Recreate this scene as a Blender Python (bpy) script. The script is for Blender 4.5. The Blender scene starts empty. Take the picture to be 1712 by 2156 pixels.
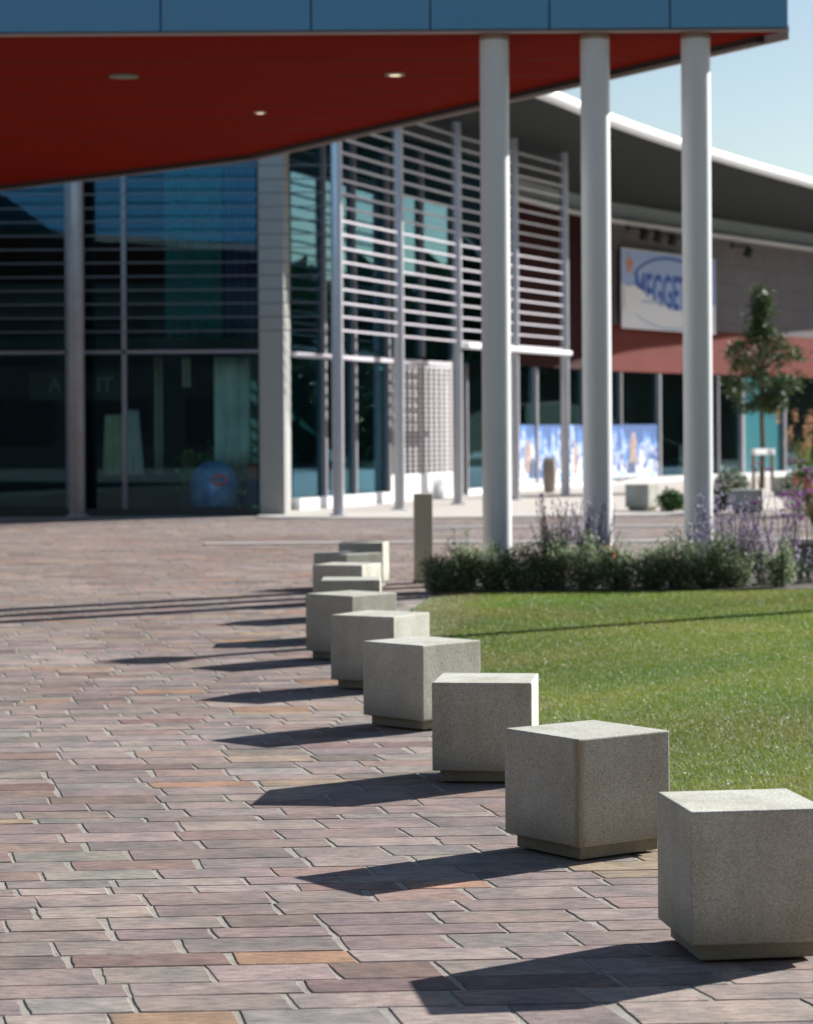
import bpy, bmesh, math, random
import numpy as np
from mathutils import Vector, Matrix
R = math.radians
random.seed(7); rng = np.random.default_rng(11)
sc = bpy.context.scene
COL = sc.collection

# ------------------------------------------------------------------ camera, light, exposure
CH = 1.6
cam_d = bpy.data.cameras.new('camera'); cam = bpy.data.objects.new('camera', cam_d); COL.objects.link(cam)
cam.location = (0, 0, CH); cam.rotation_euler = (R(90), 0, 0)
cam.matrix_world = Matrix.Translation((0, 0, CH)) @ Matrix.Rotation(R(90), 4, 'X') @ Matrix.Rotation(-0.0065, 4, 'Z')
cam_d.sensor_fit = 'HORIZONTAL'; cam_d.sensor_width = 36.0; cam_d.lens = 109.35
cam_d.shift_y = -0.1022; cam_d.clip_start = 0.1; cam_d.clip_end = 3000
cam_d.dof.use_dof = True; cam_d.dof.focus_distance = 8.9; cam_d.dof.aperture_fstop = 5.5
sc.camera = cam

SUN = Vector((.775, .582, .45)).normalized()       # towards the sun
el = math.asin(SUN.z); az = math.atan2(SUN.x, SUN.y)
w = bpy.data.worlds.new('World'); sc.world = w; w.use_nodes = True
nt = w.node_tree; nt.nodes.clear()
sky = nt.nodes.new('ShaderNodeTexSky'); sky.sky_type = 'NISHITA'; sky.sun_disc = False
sky.sun_elevation = el; sky.sun_rotation = az; sky.air_density = 1.0; sky.dust_density = 0.6; sky.ozone_density = 1.2
bg = nt.nodes.new('ShaderNodeBackground'); bg.inputs['Strength'].default_value = 0.055
wo = nt.nodes.new('ShaderNodeOutputWorld')
nt.links.new(sky.outputs[0], bg.inputs['Color']); nt.links.new(bg.outputs[0], wo.inputs['Surface'])
sl = bpy.data.lights.new('sun', 'SUN'); sl.energy = 5.0; sl.angle = R(0.5); sl.color = (1.0, .975, .94)
so = bpy.data.objects.new('sun', sl); COL.objects.link(so); so.location = (40, 40, 40)
so.rotation_euler = (-SUN).to_track_quat('-Z', 'Y').to_euler()
sc.view_settings.view_transform = 'Standard'; sc.view_settings.look = 'None'
sc.view_settings.exposure = 1.05; sc.view_settings.gamma = 1.0
sc.cycles.max_bounces = 10; sc.cycles.transparent_max_bounces = 24
sc.cycles.use_denoising = True
sc.cycles.sample_clamp_indirect = 6

# ------------------------------------------------------------------ helpers
def mat(name, col, rough=.7, metal=0., spec=.5, noise=None, bump=None, attr=False, coat=0., trans=0.):
    """noise=(scale, amount, second colour) ; bump=(scale, strength)"""
    m = bpy.data.materials.new(name); m.use_nodes = True
    n = m.node_tree.nodes; l = m.node_tree.links; b = n['Principled BSDF']
    b.inputs['Roughness'].default_value = rough; b.inputs['Metallic'].default_value = metal
    b.inputs['Specular IOR Level'].default_value = spec
    if coat: b.inputs['Coat Weight'].default_value = coat; b.inputs['Coat Roughness'].default_value = .08
    c = (*col, 1)
    b.inputs['Base Color'].default_value = c
    src = None
    if attr:
        a = n.new('ShaderNodeAttribute'); a.attribute_name = 'tint'; src = a.outputs['Color']
    if noise or bump:
        tc = n.new('ShaderNodeTexCoord')
    if noise:
        t = n.new('ShaderNodeTexNoise'); t.inputs['Scale'].default_value = noise[0]; t.inputs['Detail'].default_value = 5
        l.new(tc.outputs['Object'], t.inputs['Vector'])
        mr = n.new('ShaderNodeMapRange'); mr.inputs[1].default_value = .35; mr.inputs[2].default_value = .65
        mr.inputs[4].default_value = noise[1]
        l.new(t.outputs['Fac'], mr.inputs[0])
        mx = n.new('ShaderNodeMix'); mx.data_type = 'RGBA'
        l.new(mr.outputs[0], mx.inputs[0])
        if src: l.new(src, mx.inputs[6])
        else: mx.inputs[6].default_value = c
        mx.inputs[7].default_value = (*noise[2], 1)
        src = mx.outputs[2]
    if src: l.new(src, b.inputs['Base Color'])
    if bump:
        t2 = n.new('ShaderNodeTexNoise'); t2.inputs['Scale'].default_value = bump[0]; t2.inputs['Detail'].default_value = 6
        l.new(tc.outputs['Object'], t2.inputs['Vector'])
        bp = n.new('ShaderNodeBump'); bp.inputs['Strength'].default_value = bump[1]; bp.inputs['Distance'].default_value = .01
        l.new(t2.outputs['Fac'], bp.inputs['Height']); l.new(bp.outputs[0], b.inputs['Normal'])
    if trans:
        out = n['Material Output']; tr = n.new('ShaderNodeBsdfTranslucent'); ms = n.new('ShaderNodeMixShader')
        ms.inputs[0].default_value = trans
        if src: l.new(src, tr.inputs['Color'])
        else: tr.inputs['Color'].default_value = c
        l.new(b.outputs[0], ms.inputs[1]); l.new(tr.outputs[0], ms.inputs[2]); l.new(ms.outputs[0], out.inputs[0])
    return m

def glass(name, tint, refl=.06, rough=0.0):
    m = bpy.data.materials.new(name); m.use_nodes = True
    n = m.node_tree.nodes; l = m.node_tree.links; n.remove(n['Principled BSDF'])
    out = n['Material Output']
    t = n.new('ShaderNodeBsdfTransparent'); t.inputs[0].default_value = (*tint, 1)
    g = n.new('ShaderNodeBsdfGlossy'); g.inputs['Roughness'].default_value = rough; g.inputs[0].default_value = (.42, .74, 1, 1)
    f = n.new('ShaderNodeLayerWeight'); f.inputs[0].default_value = .5
    pw = n.new('ShaderNodeMath'); pw.operation = 'POWER'; pw.inputs[1].default_value = 4.; l.new(f.outputs['Facing'], pw.inputs[0])
    mu = n.new('ShaderNodeMath'); mu.operation = 'MULTIPLY_ADD'; mu.inputs[1].default_value = refl; mu.inputs[2].default_value = .035; mu.use_clamp = True
    l.new(pw.outputs[0], mu.inputs[0])
    mx = n.new('ShaderNodeMixShader'); l.new(mu.outputs[0], mx.inputs[0]); l.new(t.outputs[0], mx.inputs[1]); l.new(g.outputs[0], mx.inputs[2])
    l.new(mx.outputs[0], out.inputs[0])
    return m

class MB:
    """collects shapes in world coordinates and links them as ONE mesh object"""
    def __init__(s): s.v = []; s.f = []; s.c = []
    def poly(s, pts, col=None):
        i = len(s.v); s.v += [tuple(p) for p in pts]; s.f.append(tuple(range(i, i + len(pts)))); s.c.append(col)
    def add(s, vs, fs, col=None):
        i = len(s.v); s.v += [tuple(p) for p in vs]
        for f in fs: s.f.append(tuple(i + k for k in f)); s.c.append(col)
    def box(s, c, d, rz=0., col=None):
        cx, cy, cz = c; hx, hy, hz = d[0] / 2, d[1] / 2, d[2] / 2
        ca, sa = math.cos(rz), math.sin(rz); vs = []
        for z in (-hz, hz):
            for x, y in ((-hx, -hy), (hx, -hy), (hx, hy), (-hx, hy)):
                vs.append((cx + x * ca - y * sa, cy + x * sa + y * ca, cz + z))
        s.add(vs, [(3, 2, 1, 0), (4, 5, 6, 7), (0, 1, 5, 4), (1, 2, 6, 5), (2, 3, 7, 6), (3, 0, 4, 7)], col)
    def beam(s, a, b, wd, ht, col=None):
        """box along a-b, width wd (horizontal, across), height ht (centred)"""
        a = Vector(a); b = Vector(b); d = (b - a).normalized()
        up = Vector((0, 0, 1)) if abs(d.z) < .95 else Vector((0, 1, 0))
        sd = d.cross(up).normalized(); u2 = sd.cross(d).normalized(); vs = []
        for p in (a, b):
            for i, j in ((-1, -1), (1, -1), (1, 1), (-1, 1)): vs.append(p + sd * (i * wd / 2) + u2 * (j * ht / 2))
        s.add(vs, [(0, 1, 2, 3), (7, 6, 5, 4), (1, 0, 4, 5), (2, 1, 5, 6), (3, 2, 6, 7), (0, 3, 7, 4)], col)
    def tube(s, pts, rad, n=12, col=None, cap=True):
        pts = [Vector(p) for p in pts]
        rad = rad if isinstance(rad, (list, tuple)) else [rad] * len(pts)
        vs = []; fs = []
        for k, p in enumerate(pts):
            d = (pts[min(k + 1, len(pts) - 1)] - pts[max(k - 1, 0)]).normalized()
            up = Vector((0, 0, 1)) if abs(d.z) < .9 else Vector((0, 1, 0))
            a = d.cross(up).normalized(); b = a.cross(d).normalized()
            for j in range(n):
                t = 2 * math.pi * j / n; vs.append(p + a * (rad[k] * math.cos(t)) + b * (rad[k] * math.sin(t)))
        for k in range(len(pts) - 1):
            for j in range(n):
                q = (j + 1) % n; fs.append((k * n + j, (k + 1) * n + j, (k + 1) * n + q, k * n + q))
        if cap: fs.append(tuple(range(n))); fs.append(tuple(reversed(range((len(pts) - 1) * n, len(pts) * n))))
        s.add(vs, fs, col)
    def lathe(s, c, prof, n=32, col=None):
        vs = []; fs = []
        for r_, z in prof:
            for j in range(n):
                t = 2 * math.pi * j / n; vs.append((c[0] + r_ * math.cos(t), c[1] + r_ * math.sin(t), c[2] + z))
        for k in range(len(prof) - 1):
            for j in range(n):
                q = (j + 1) % n; fs.append((k * n + j, k * n + q, (k + 1) * n + q, (k + 1) * n + j))
        fs.append(tuple(reversed(range(n)))); fs.append(tuple(range((len(prof) - 1) * n, len(prof) * n)))
        s.add(vs, fs, col)
    def prism(s, poly, z0, z1, col=None):
        n = len(poly)
        z0s = z0 if isinstance(z0, (list, tuple)) else [z0] * n; z1s = z1 if isinstance(z1, (list, tuple)) else [z1] * n
        vs = [(p[0], p[1], z0s[i]) for i, p in enumerate(poly)] + [(p[0], p[1], z1s[i]) for i, p in enumerate(poly)]
        fs = [tuple(reversed(range(n))), tuple(range(n, 2 * n))] + [(i, (i + 1) % n, (i + 1) % n + n, i + n) for i in range(n)]
        s.add(vs, fs, col)
    def build(s, name, m, parent=None, smooth=False, bevel=0., recalc=False, seg=2):
        o0 = Vector((0, 0, 0))
        p = parent
        while p is not None: o0 = o0 + p.location; p = p.parent
        me = bpy.data.meshes.new(name)
        me.from_pydata([(v[0] - o0.x, v[1] - o0.y, v[2] - o0.z) for v in s.v], [], s.f)
        if any(c is not None for c in s.c):
            at = me.attributes.new('tint', 'FLOAT_COLOR', 'FACE')
            at.data.foreach_set('color', np.array([(*(c or (.5, .5, .5)), 1.) for c in s.c], dtype=np.float32).ravel())
        if recalc:
            bm = bmesh.new(); bm.from_mesh(me); bmesh.ops.recalc_face_normals(bm, faces=bm.faces); bm.to_mesh(me); bm.free()
        me.materials.append(m)
        o = bpy.data.objects.new(name, me); COL.objects.link(o)
        if parent is not None: o.parent = parent
        if smooth:
            me.polygons.foreach_set('use_smooth', [True] * len(me.polygons))
            try: me.set_sharp_from_angle(angle=R(40))
            except Exception: pass
        if bevel:
            b = o.modifiers.new('bevel', 'BEVEL'); b.width = bevel; b.segments = seg; b.limit_method = 'ANGLE'; b.angle_limit = R(40)
        return o

def tag(o, label=None, cat=None, group=None, kind=None):
    if label: o['label'] = label
    if cat: o['category'] = cat
    if group: o['group'] = group
    if kind: o['kind'] = kind
    return o
def thing(name, loc, label, cat, group=None, rz=0.):
    o = bpy.data.objects.new(name, None); COL.objects.link(o); o.location = loc; o.rotation_euler = (0, 0, rz)
    o.empty_display_size = .2
    return tag(o, label, cat, group)
def dup(root, loc, rz=0., label=None):
    r = root.copy(); COL.objects.link(r); r.location = loc; r.rotation_euler = (0, 0, rz)
    if label: r['label'] = label
    for ch in list(root.children):
        c = ch.copy(); COL.objects.link(c); c.parent = r
        for g in ch.children:
            d = g.copy(); COL.objects.link(d); d.parent = c
    return r

F = 5200.
def at(x, y, Y=None, z=None):
    """survey helper: a sight line measured on the photograph met with a distance Y or a height z"""
    r = .0065; dx = x - 856; dy = y - 903
    ww = -(dy + r * dx); uu = dx + r * ww
    if Y is None: Y = F * (z - CH) / ww
    return Vector((uu * Y / F, Y, CH + ww * Y / F))

# ------------------------------------------------------------------ materials
M = {}
M['steel_white'] = mat('white_painted_steel', (.66, .67, .68), .38, noise=(3, .25, (.58, .585, .58)))
M['column'] = mat('column_paint', (.74, .75, .76), .45, noise=(1.6, .35, (.67, .68, .69)), bump=(60, .05))
M['galv'] = mat('galvanised_steel', (.50, .50, .53), .35, metal=.35, noise=(6, .4, (.38, .37, .39)))
M['louvre'] = mat('louvre_aluminium', (.62, .58, .63), .4, metal=.15, noise=(4, .3, (.52, .49, .53)))
M['mullion'] = mat('mullion_aluminium', (.24, .235, .26), .45, metal=.2, noise=(4, .3, (.2, .195, .22)))
M['louvre_shaded'] = mat('shaded_louvre', (.10, .105, .115), .6, noise=(4, .3, (.08, .085, .095)))  # same bars as the louvres, darkened for the shaded left run
M['blue'] = mat('blue_fascia_panel', (.12, .34, .56), .5, noise=(2.2, .35, (.105, .31, .52)), bump=(160, .06))
M['joint'] = mat('dark_joint', (.035, .08, .12), .7, noise=(8, .3, (.015, .04, .06)))
M['red'] = mat('red_soffit', (.185, .0095, .003), .9, spec=.03, noise=(1.1, .3, (.16, .008, .0025)))
M['edge'] = mat('soffit_edge_trim', (.33, .25, .22), .5, noise=(3, .3, (.28, .2, .18)))
M['gutter'] = mat('dark_gutter', (.022, .012, .010), .6, noise=(5, .3, (.03, .015, .012)))
M['roofsoffit'] = mat('grey_roof_soffit', (.036, .042, .039), .8, spec=.1, noise=(.8, .35, (.030, .035, .033)))
M['white'] = mat('white_roof_edge', (.82, .83, .84), .4, noise=(2, .2, (.76, .77, .78)))
M['pier'] = mat('cream_render', (.30, .298, .28), .8, noise=(2.5, .3, (.26, .258, .24)), bump=(90, .1))
M['concrete'] = mat('pale_concrete_band', (.34, .39, .39), .8, noise=(1.2, .5, (.28, .33, .33)))
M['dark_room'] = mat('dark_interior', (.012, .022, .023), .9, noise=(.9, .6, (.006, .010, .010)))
M['glass_dark'] = glass('tinted_glass', (.74, .84, .82), .5)
M['glass_teal'] = glass('teal_reflecting_glass', (.5, .75, .76), .9)
M['asphalt_pale'] = mat('pale_apron', (.52, .47, .42), .9, noise=(1.7, .45, (.44, .39, .35)), bump=(40, .2))
M['bollard'] = mat('tan_stone', (.60, .55, .40), .85, noise=(20, .4, (.52, .475, .345)), bump=(120, .4))
M['bark'] = mat('bark', (.16, .13, .09), .9, noise=(20, .5, (.10, .08, .05)), bump=(60, .6))
M['wood'] = mat('stake_wood', (.30, .24, .15), .8, noise=(12, .5, (.22, .17, .10)))
M['leaf'] = mat('leaf', (.06, .1, .03), .55, attr=True, trans=.25)
M['leaf_grey'] = mat('shrub_leaf', (.06, .1, .03), .6, attr=True, trans=.5)
M['flower'] = mat('flower', (.3, .15, .3), .7, attr=True, trans=.5)
M['grass'] = mat('grass_blades', (.06, .1, .03), .6, attr=True, trans=.3)
M['soil'] = mat('lawn_soil', (.085, .125, .028), .95, noise=(5, .7, (.13, .13, .045)), bump=(70, .8))
M['bed'] = mat('planting_bed_soil', (.05, .04, .03), .95, noise=(9, .6, (.08, .065, .05)), bump=(50, .8))
M['black'] = mat('black_metal', (.015, .018, .017), .5, noise=(6, .3, (.03, .03, .03)))

# ------------------------------------------------------------------ cube seat material: exposed fine aggregate
def aggregate(name, base, warm=0.):
    m = bpy.data.materials.new(name); m.use_nodes = True
    n = m.node_tree.nodes; l = m.node_tree.links; b = n['Principled BSDF']; b.inputs['Roughness'].default_value = .85
    b.inputs['Specular IOR Level'].default_value = .25
    tc = n.new('ShaderNodeTexCoord'); oi = n.new('ShaderNodeObjectInfo')
    va = n.new('ShaderNodeVectorMath'); va.operation = 'MULTIPLY_ADD'; va.inputs[1].default_value = (1, 1, 1)
    sc_ = n.new('ShaderNodeMath'); sc_.operation = 'MULTIPLY'; sc_.inputs[1].default_value = 37.
    l.new(oi.outputs['Random'], sc_.inputs[0]); l.new(tc.outputs['Object'], va.inputs[0]); l.new(sc_.outputs[0], va.inputs[2])
    V = va.outputs[0]
    big = n.new('ShaderNodeTexNoise'); big.inputs['Scale'].default_value = 5; big.inputs['Detail'].default_value = 6; l.new(V, big.inputs['Vector'])
    fine = n.new('ShaderNodeTexVoronoi'); fine.inputs['Scale'].default_value = 300; l.new(V, fine.inputs['Vector'])
    spk = n.new('ShaderNodeTexVoronoi'); spk.inputs['Scale'].default_value = 175; l.new(V, spk.inputs['Vector'])
    spn = n.new('ShaderNodeTexNoise'); spn.inputs['Scale'].default_value = 120; spn.inputs['Detail'].default_value = 3; l.new(V, spn.inputs['Vector'])
    # colour per fine grain
    sep = n.new('ShaderNodeSeparateColor'); l.new(fine.outputs['Color'], sep.inputs[0])
    r1 = n.new('ShaderNodeValToRGB'); e = r1.color_ramp.elements
    e[0].position = 0; e[0].color = (*[c * .74 for c in base], 1); e[1].position = 1; e[1].color = (*[min(1, c * 1.25) for c in base], 1)
    e2 = r1.color_ramp.elements.new(.5); e2.color = (*base, 1)
    l.new(sep.outputs[0], r1.inputs[0])
    mxb = n.new('ShaderNodeMix'); mxb.data_type = 'RGBA'; mxb.blend_type = 'MULTIPLY'
    rb = n.new('ShaderNodeValToRGB'); rb.color_ramp.elements[0].position = .3; rb.color_ramp.elements[0].color = (.84, .80, .74, 1)
    rb.color_ramp.elements[1].position = .68; rb.color_ramp.elements[1].color = (1.04, 1.04, 1.04, 1)
    l.new(big.outputs['Fac'], rb.inputs[0]); mxb.inputs[0].default_value = 1
    l.new(r1.outputs[0], mxb.inputs[6]); l.new(rb.outputs[0], mxb.inputs[7])
    # sparse dark stones
    sp2 = n.new('ShaderNodeSeparateColor'); l.new(spk.outputs['Color'], sp2.inputs[0])
    gt = n.new('ShaderNodeMath'); gt.operation = 'GREATER_THAN'; gt.inputs[1].default_value = .88; l.new(sp2.outputs[1], gt.inputs[0])
    lt = n.new('ShaderNodeMath'); lt.operation = 'LESS_THAN'; lt.inputs[1].default_value = .42; l.new(spk.outputs['Distance'], lt.inputs[0])
    ml = n.new('ShaderNodeMath'); ml.operation = 'MULTIPLY'; l.new(gt.outputs[0], ml.inputs[0]); l.new(lt.outputs[0], ml.inputs[1])
    m2 = n.new('ShaderNodeMath'); m2.operation = 'MULTIPLY'; m2.inputs[1].default_value = .52; l.new(ml.outputs[0], m2.inputs[0])
    mxd = n.new('ShaderNodeMix'); mxd.data_type = 'RGBA'; l.new(m2.outputs[0], mxd.inputs[0]); l.new(mxb.outputs[2], mxd.inputs[6])
    mxd.inputs[7].default_value = (.07, .06, .045, 1)
    # grime creeping up from the foot, and a rusty run down one arris where asked for
    so_ = n.new('ShaderNodeSeparateXYZ'); l.new(tc.outputs['Object'], so_.inputs[0])
    gz = n.new('ShaderNodeMapRange'); gz.inputs[1].default_value = .17; gz.inputs[2].default_value = .05; l.new(so_.outputs[2], gz.inputs[0])
    gm = n.new('ShaderNodeMath'); gm.operation = 'MULTIPLY'; l.new(gz.outputs[0], gm.inputs[0]); l.new(big.outputs['Fac'], gm.inputs[1])
    mg = n.new('ShaderNodeMix'); mg.data_type = 'RGBA'; l.new(gm.outputs[0], mg.inputs[0]); l.new(mxd.outputs[2], mg.inputs[6]); mg.inputs[7].default_value = (.20, .175, .12, 1)
    last = mg.outputs[2]
    if warm:
        dx = n.new('ShaderNodeMath'); dx.operation = 'ADD'; dx.inputs[1].default_value = warm; l.new(so_.outputs[0], dx.inputs[0])
        dy = n.new('ShaderNodeMath'); dy.operation = 'ADD'; dy.inputs[1].default_value = warm; l.new(so_.outputs[1], dy.inputs[0])
        sm_ = n.new('ShaderNodeMath'); sm_.operation = 'ADD'; l.new(dx.outputs[0], sm_.inputs[0]); l.new(dy.outputs[0], sm_.inputs[1])
        wn = n.new('ShaderNodeMath'); wn.operation = 'MULTIPLY_ADD'; wn.inputs[1].default_value = -.05; l.new(big.outputs['Fac'], wn.inputs[0]); l.new(sm_.outputs[0], wn.inputs[2])
        mr_ = n.new('ShaderNodeMapRange'); mr_.inputs[1].default_value = .012; mr_.inputs[2].default_value = -.015; mr_.inputs[4].default_value = .6; l.new(wn.outputs[0], mr_.inputs[0])
        ms_ = n.new('ShaderNodeMix'); ms_.data_type = 'RGBA'; l.new(mr_.outputs[0], ms_.inputs[0]); l.new(last, ms_.inputs[6]); ms_.inputs[7].default_value = (.27, .20, .11, 1)
        last = ms_.outputs[2]
    # each block was cast from a slightly different batch
    hv = n.new('ShaderNodeHueSaturation'); vr = n.new('ShaderNodeMapRange'); vr.inputs[3].default_value = .88; vr.inputs[4].default_value = 1.06
    l.new(oi.outputs['Random'], vr.inputs[0]); l.new(vr.outputs[0], hv.inputs['Value']); l.new(last, hv.inputs['Color'])
    # rain streaks and blotches running down the faces
    ws = n.new('ShaderNodeMapping'); ws.inputs['Scale'].default_value = (9, 9, 1.3); l.new(V, ws.inputs[0])
    wt = n.new('ShaderNodeTexNoise'); wt.inputs['Scale'].default_value = 1; wt.inputs['Detail'].default_value = 4; l.new(ws.outputs[0], wt.inputs['Vector'])
    wr = n.new('ShaderNodeValToRGB'); wr.color_ramp.elements[0].position = .30; wr.color_ramp.elements[0].color = (.86, .86, .82, 1)
    wr.color_ramp.elements[1].position = .52; wr.color_ramp.elements[1].color = (1, 1, 1, 1); l.new(wt.outputs['Fac'], wr.inputs[0])
    wm = n.new('ShaderNodeMix'); wm.data_type = 'RGBA'; wm.blend_type = 'MULTIPLY'; wm.inputs[0].default_value = .8
    l.new(hv.outputs[0], wm.inputs[6]); l.new(wr.outputs[0], wm.inputs[7])
    l.new(wm.outputs[2], b.inputs['Base Color'])
    bp = n.new('ShaderNodeBump'); bp.inputs['Strength'].default_value = .45; bp.inputs['Distance'].default_value = .004
    l.new(spn.outputs['Fac'], bp.inputs['Height'])
    bp2 = n.new('ShaderNodeBump'); bp2.inputs['Strength'].default_value = .25; bp2.inputs['Distance'].default_value = .02
    l.new(big.outputs['Fac'], bp2.inputs['Height']); l.new(bp.outputs[0], bp2.inputs['Normal'])
    l.new(bp2.outputs[0], b.inputs['Normal'])
    return m
M['agg'] = aggregate('exposed_aggregate', (.525, .525, .465))
M['agg_stained'] = aggregate('stained_aggregate', (.525, .525, .465), warm=.222)
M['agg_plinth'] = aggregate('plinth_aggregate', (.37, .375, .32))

# ------------------------------------------------------------------ ground sheets
M['mortar'] = mat('joint_mortar', (.40, .37, .32), .95, noise=(9, .8, (.28, .255, .215)), bump=(220, .9))
g = MB(); g.poly([(-300, -200, 0), (300, -200, 0), (300, 500, 0), (-300, 500, 0)])
tag(g.build('ground', M['mortar']), kind='structure')

# lawn outline
LB = [at(910, 1258, z=0), at(868, 1285, z=0), at(872, 1325, z=0), at(915, 1392, z=0), at(1010, 1455, z=0), at(1134, 1555, z=0),
      at(1300, 1655, z=0), at(1425, 1702, z=0), at(1600, 1760, z=0), at(1800, 1812, z=0)]
LB = [(p.x, p.y) for p in LB]
LAWN = LB + [(3.4, 8.9), (7.5, 9.5), (9.5, 16), (9.5, 24.4), (3.0, 23.85), (.35, 23.75)]
BED = [(.25, 23.78), (3.0, 23.88), (9.5, 24.43), (9.5, 26.4), (4.0, 25.9), (1.0, 25.7), (.2, 25.0)]
def inside(p, poly):
    x, y = p; c = False; j = len(poly) - 1
    for i in range(len(poly)):
        xi, yi = poly[i]; xj, yj = poly[j]
        if (yi > y) != (yj > y) and x < (xj - xi) * (y - yi) / (yj - yi) + xi: c = not c
        j = i
    return c
g = MB(); g.prism(LAWN, -.05, .016); tag(g.build('lawn', M['soil'], recalc=True), kind='structure')
g = MB(); g.prism(BED, -.05, .024); tag(g.build('planting_bed', M['bed'], recalc=True), kind='structure')
APR = [(-2.75, 45.2), (-2.27, 44.4), (.0, 43.9), (5, 44.6), (9.5, 52), (20, 66), (34, 92), (20, 92), (5.0, 72), (-4, 58), (-2.75, 48)]
g = MB(); g.prism(APR, -.05, .022); tag(g.build('pavement', M['asphalt_pale'], recalc=True), kind='structure')

# ------------------------------------------------------------------ stone paving: real slabs laid in rows
def stone_mat():
    m = bpy.data.materials.new('porphyry_stone'); m.use_nodes = True
    n = m.node_tree.nodes; l = m.node_tree.links; b = n['Principled BSDF']
    b.inputs['Roughness'].default_value = .8; b.inputs['Specular IOR Level'].default_value = .12
    a = n.new('ShaderNodeAttribute'); a.attribute_name = 'tint'
    tc = n.new('ShaderNodeTexCoord')
    mp = n.new('ShaderNodeMapping'); mp.inputs['Rotation'].default_value = (0, 0, .5); mp.inputs['Scale'].default_value = (1.0, 3.2, 1)
    l.new(tc.outputs['Object'], mp.inputs[0])
    st = n.new('ShaderNodeTexNoise'); st.inputs['Scale'].default_value = 14; st.inputs['Detail'].default_value = 8; st.inputs['Roughness'].default_value = .65
    l.new(mp.outputs[0], st.inputs['Vector'])
    gr = n.new('ShaderNodeTexNoise'); gr.inputs['Scale'].default_value = 260; gr.inputs['Detail'].default_value = 3
    l.new(tc.outputs['Object'], gr.inputs['Vector'])
    bl = n.new('ShaderNodeTexNoise'); bl.inputs['Scale'].default_value = 5; bl.inputs['Detail'].default_value = 5
    l.new(tc.outputs['Object'], bl.inputs['Vector'])
    def mulramp(src, tex, p0, c0, p1, c1):
        rp = n.new('ShaderNodeValToRGB'); rp.color_ramp.elements[0].position = p0; rp.color_ramp.elements[0].color = (*c0, 1)
        rp.color_ramp.elements[1].position = p1; rp.color_ramp.elements[1].color = (*c1, 1); l.new(tex.outputs['Fac'], rp.inputs[0])
        mx = n.new('ShaderNodeMix'); mx.data_type = 'RGBA'; mx.blend_type = 'MULTIPLY'; mx.inputs[0].default_value = 1
        l.new(src, mx.inputs[6]); l.new(rp.outputs[0], mx.inputs[7]); return mx.outputs[2]
    c = mulramp(a.outputs['Color'], st, .34, (.66, .63, .62), .64, (1.2, 1.17, 1.14))
    c = mulramp(c, gr, .3, (.72, .72, .72), .7, (1.22, 1.22, 1.22))
    c = mulramp(c, bl, .34, (.80, .84, .85), .62, (1.16, 1.10, 1.06))
    # large soft weathering patches across the square
    bg_ = n.new('ShaderNodeTexNoise'); bg_.inputs['Scale'].default_value = .45; bg_.inputs['Detail'].default_value = 4
    mp2 = n.new('ShaderNodeMapping'); mp2.inputs['Scale'].default_value = (.6, 1.2, 1); l.new(tc.outputs['Object'], mp2.inputs[0]); l.new(mp2.outputs[0], bg_.inputs['Vector'])
    c = mulramp(c, bg_, .34, (.86, .84, .83), .66, (1.06, 1.06, 1.06))
    l.new(c, b.inputs['Base Color'])
    ad = n.new('ShaderNodeMath'); ad.operation = 'MULTIPLY_ADD'; ad.inputs[1].default_value = .35
    l.new(gr.outputs['Fac'], ad.inputs[0]); l.new(st.outputs['Fac'], ad.inputs[2])
    bp = n.new('ShaderNodeBump'); bp.inputs['Strength'].default_value = .55; bp.inputs['Distance'].default_value = .006
    l.new(ad.outputs[0], bp.inputs['Height']); l.new(bp.outputs[0], b.inputs['Normal'])
    return m
M['stone'] = stone_mat()
PAL = [((.268, .226, .214), 30), ((.238, .206, .200), 24), ((.31, .268, .25), 14), ((.255, .240, .226), 12), ((.265, .203, .185), 9),
       ((.185, .162, .152), 7), ((.32, .215, .155), 3), ((.30, .245, .185), 4), ((.215, .160, .148), 5)]
PC = [p[0] for p in PAL]; PW = [p[1] for p in PAL]
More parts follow.
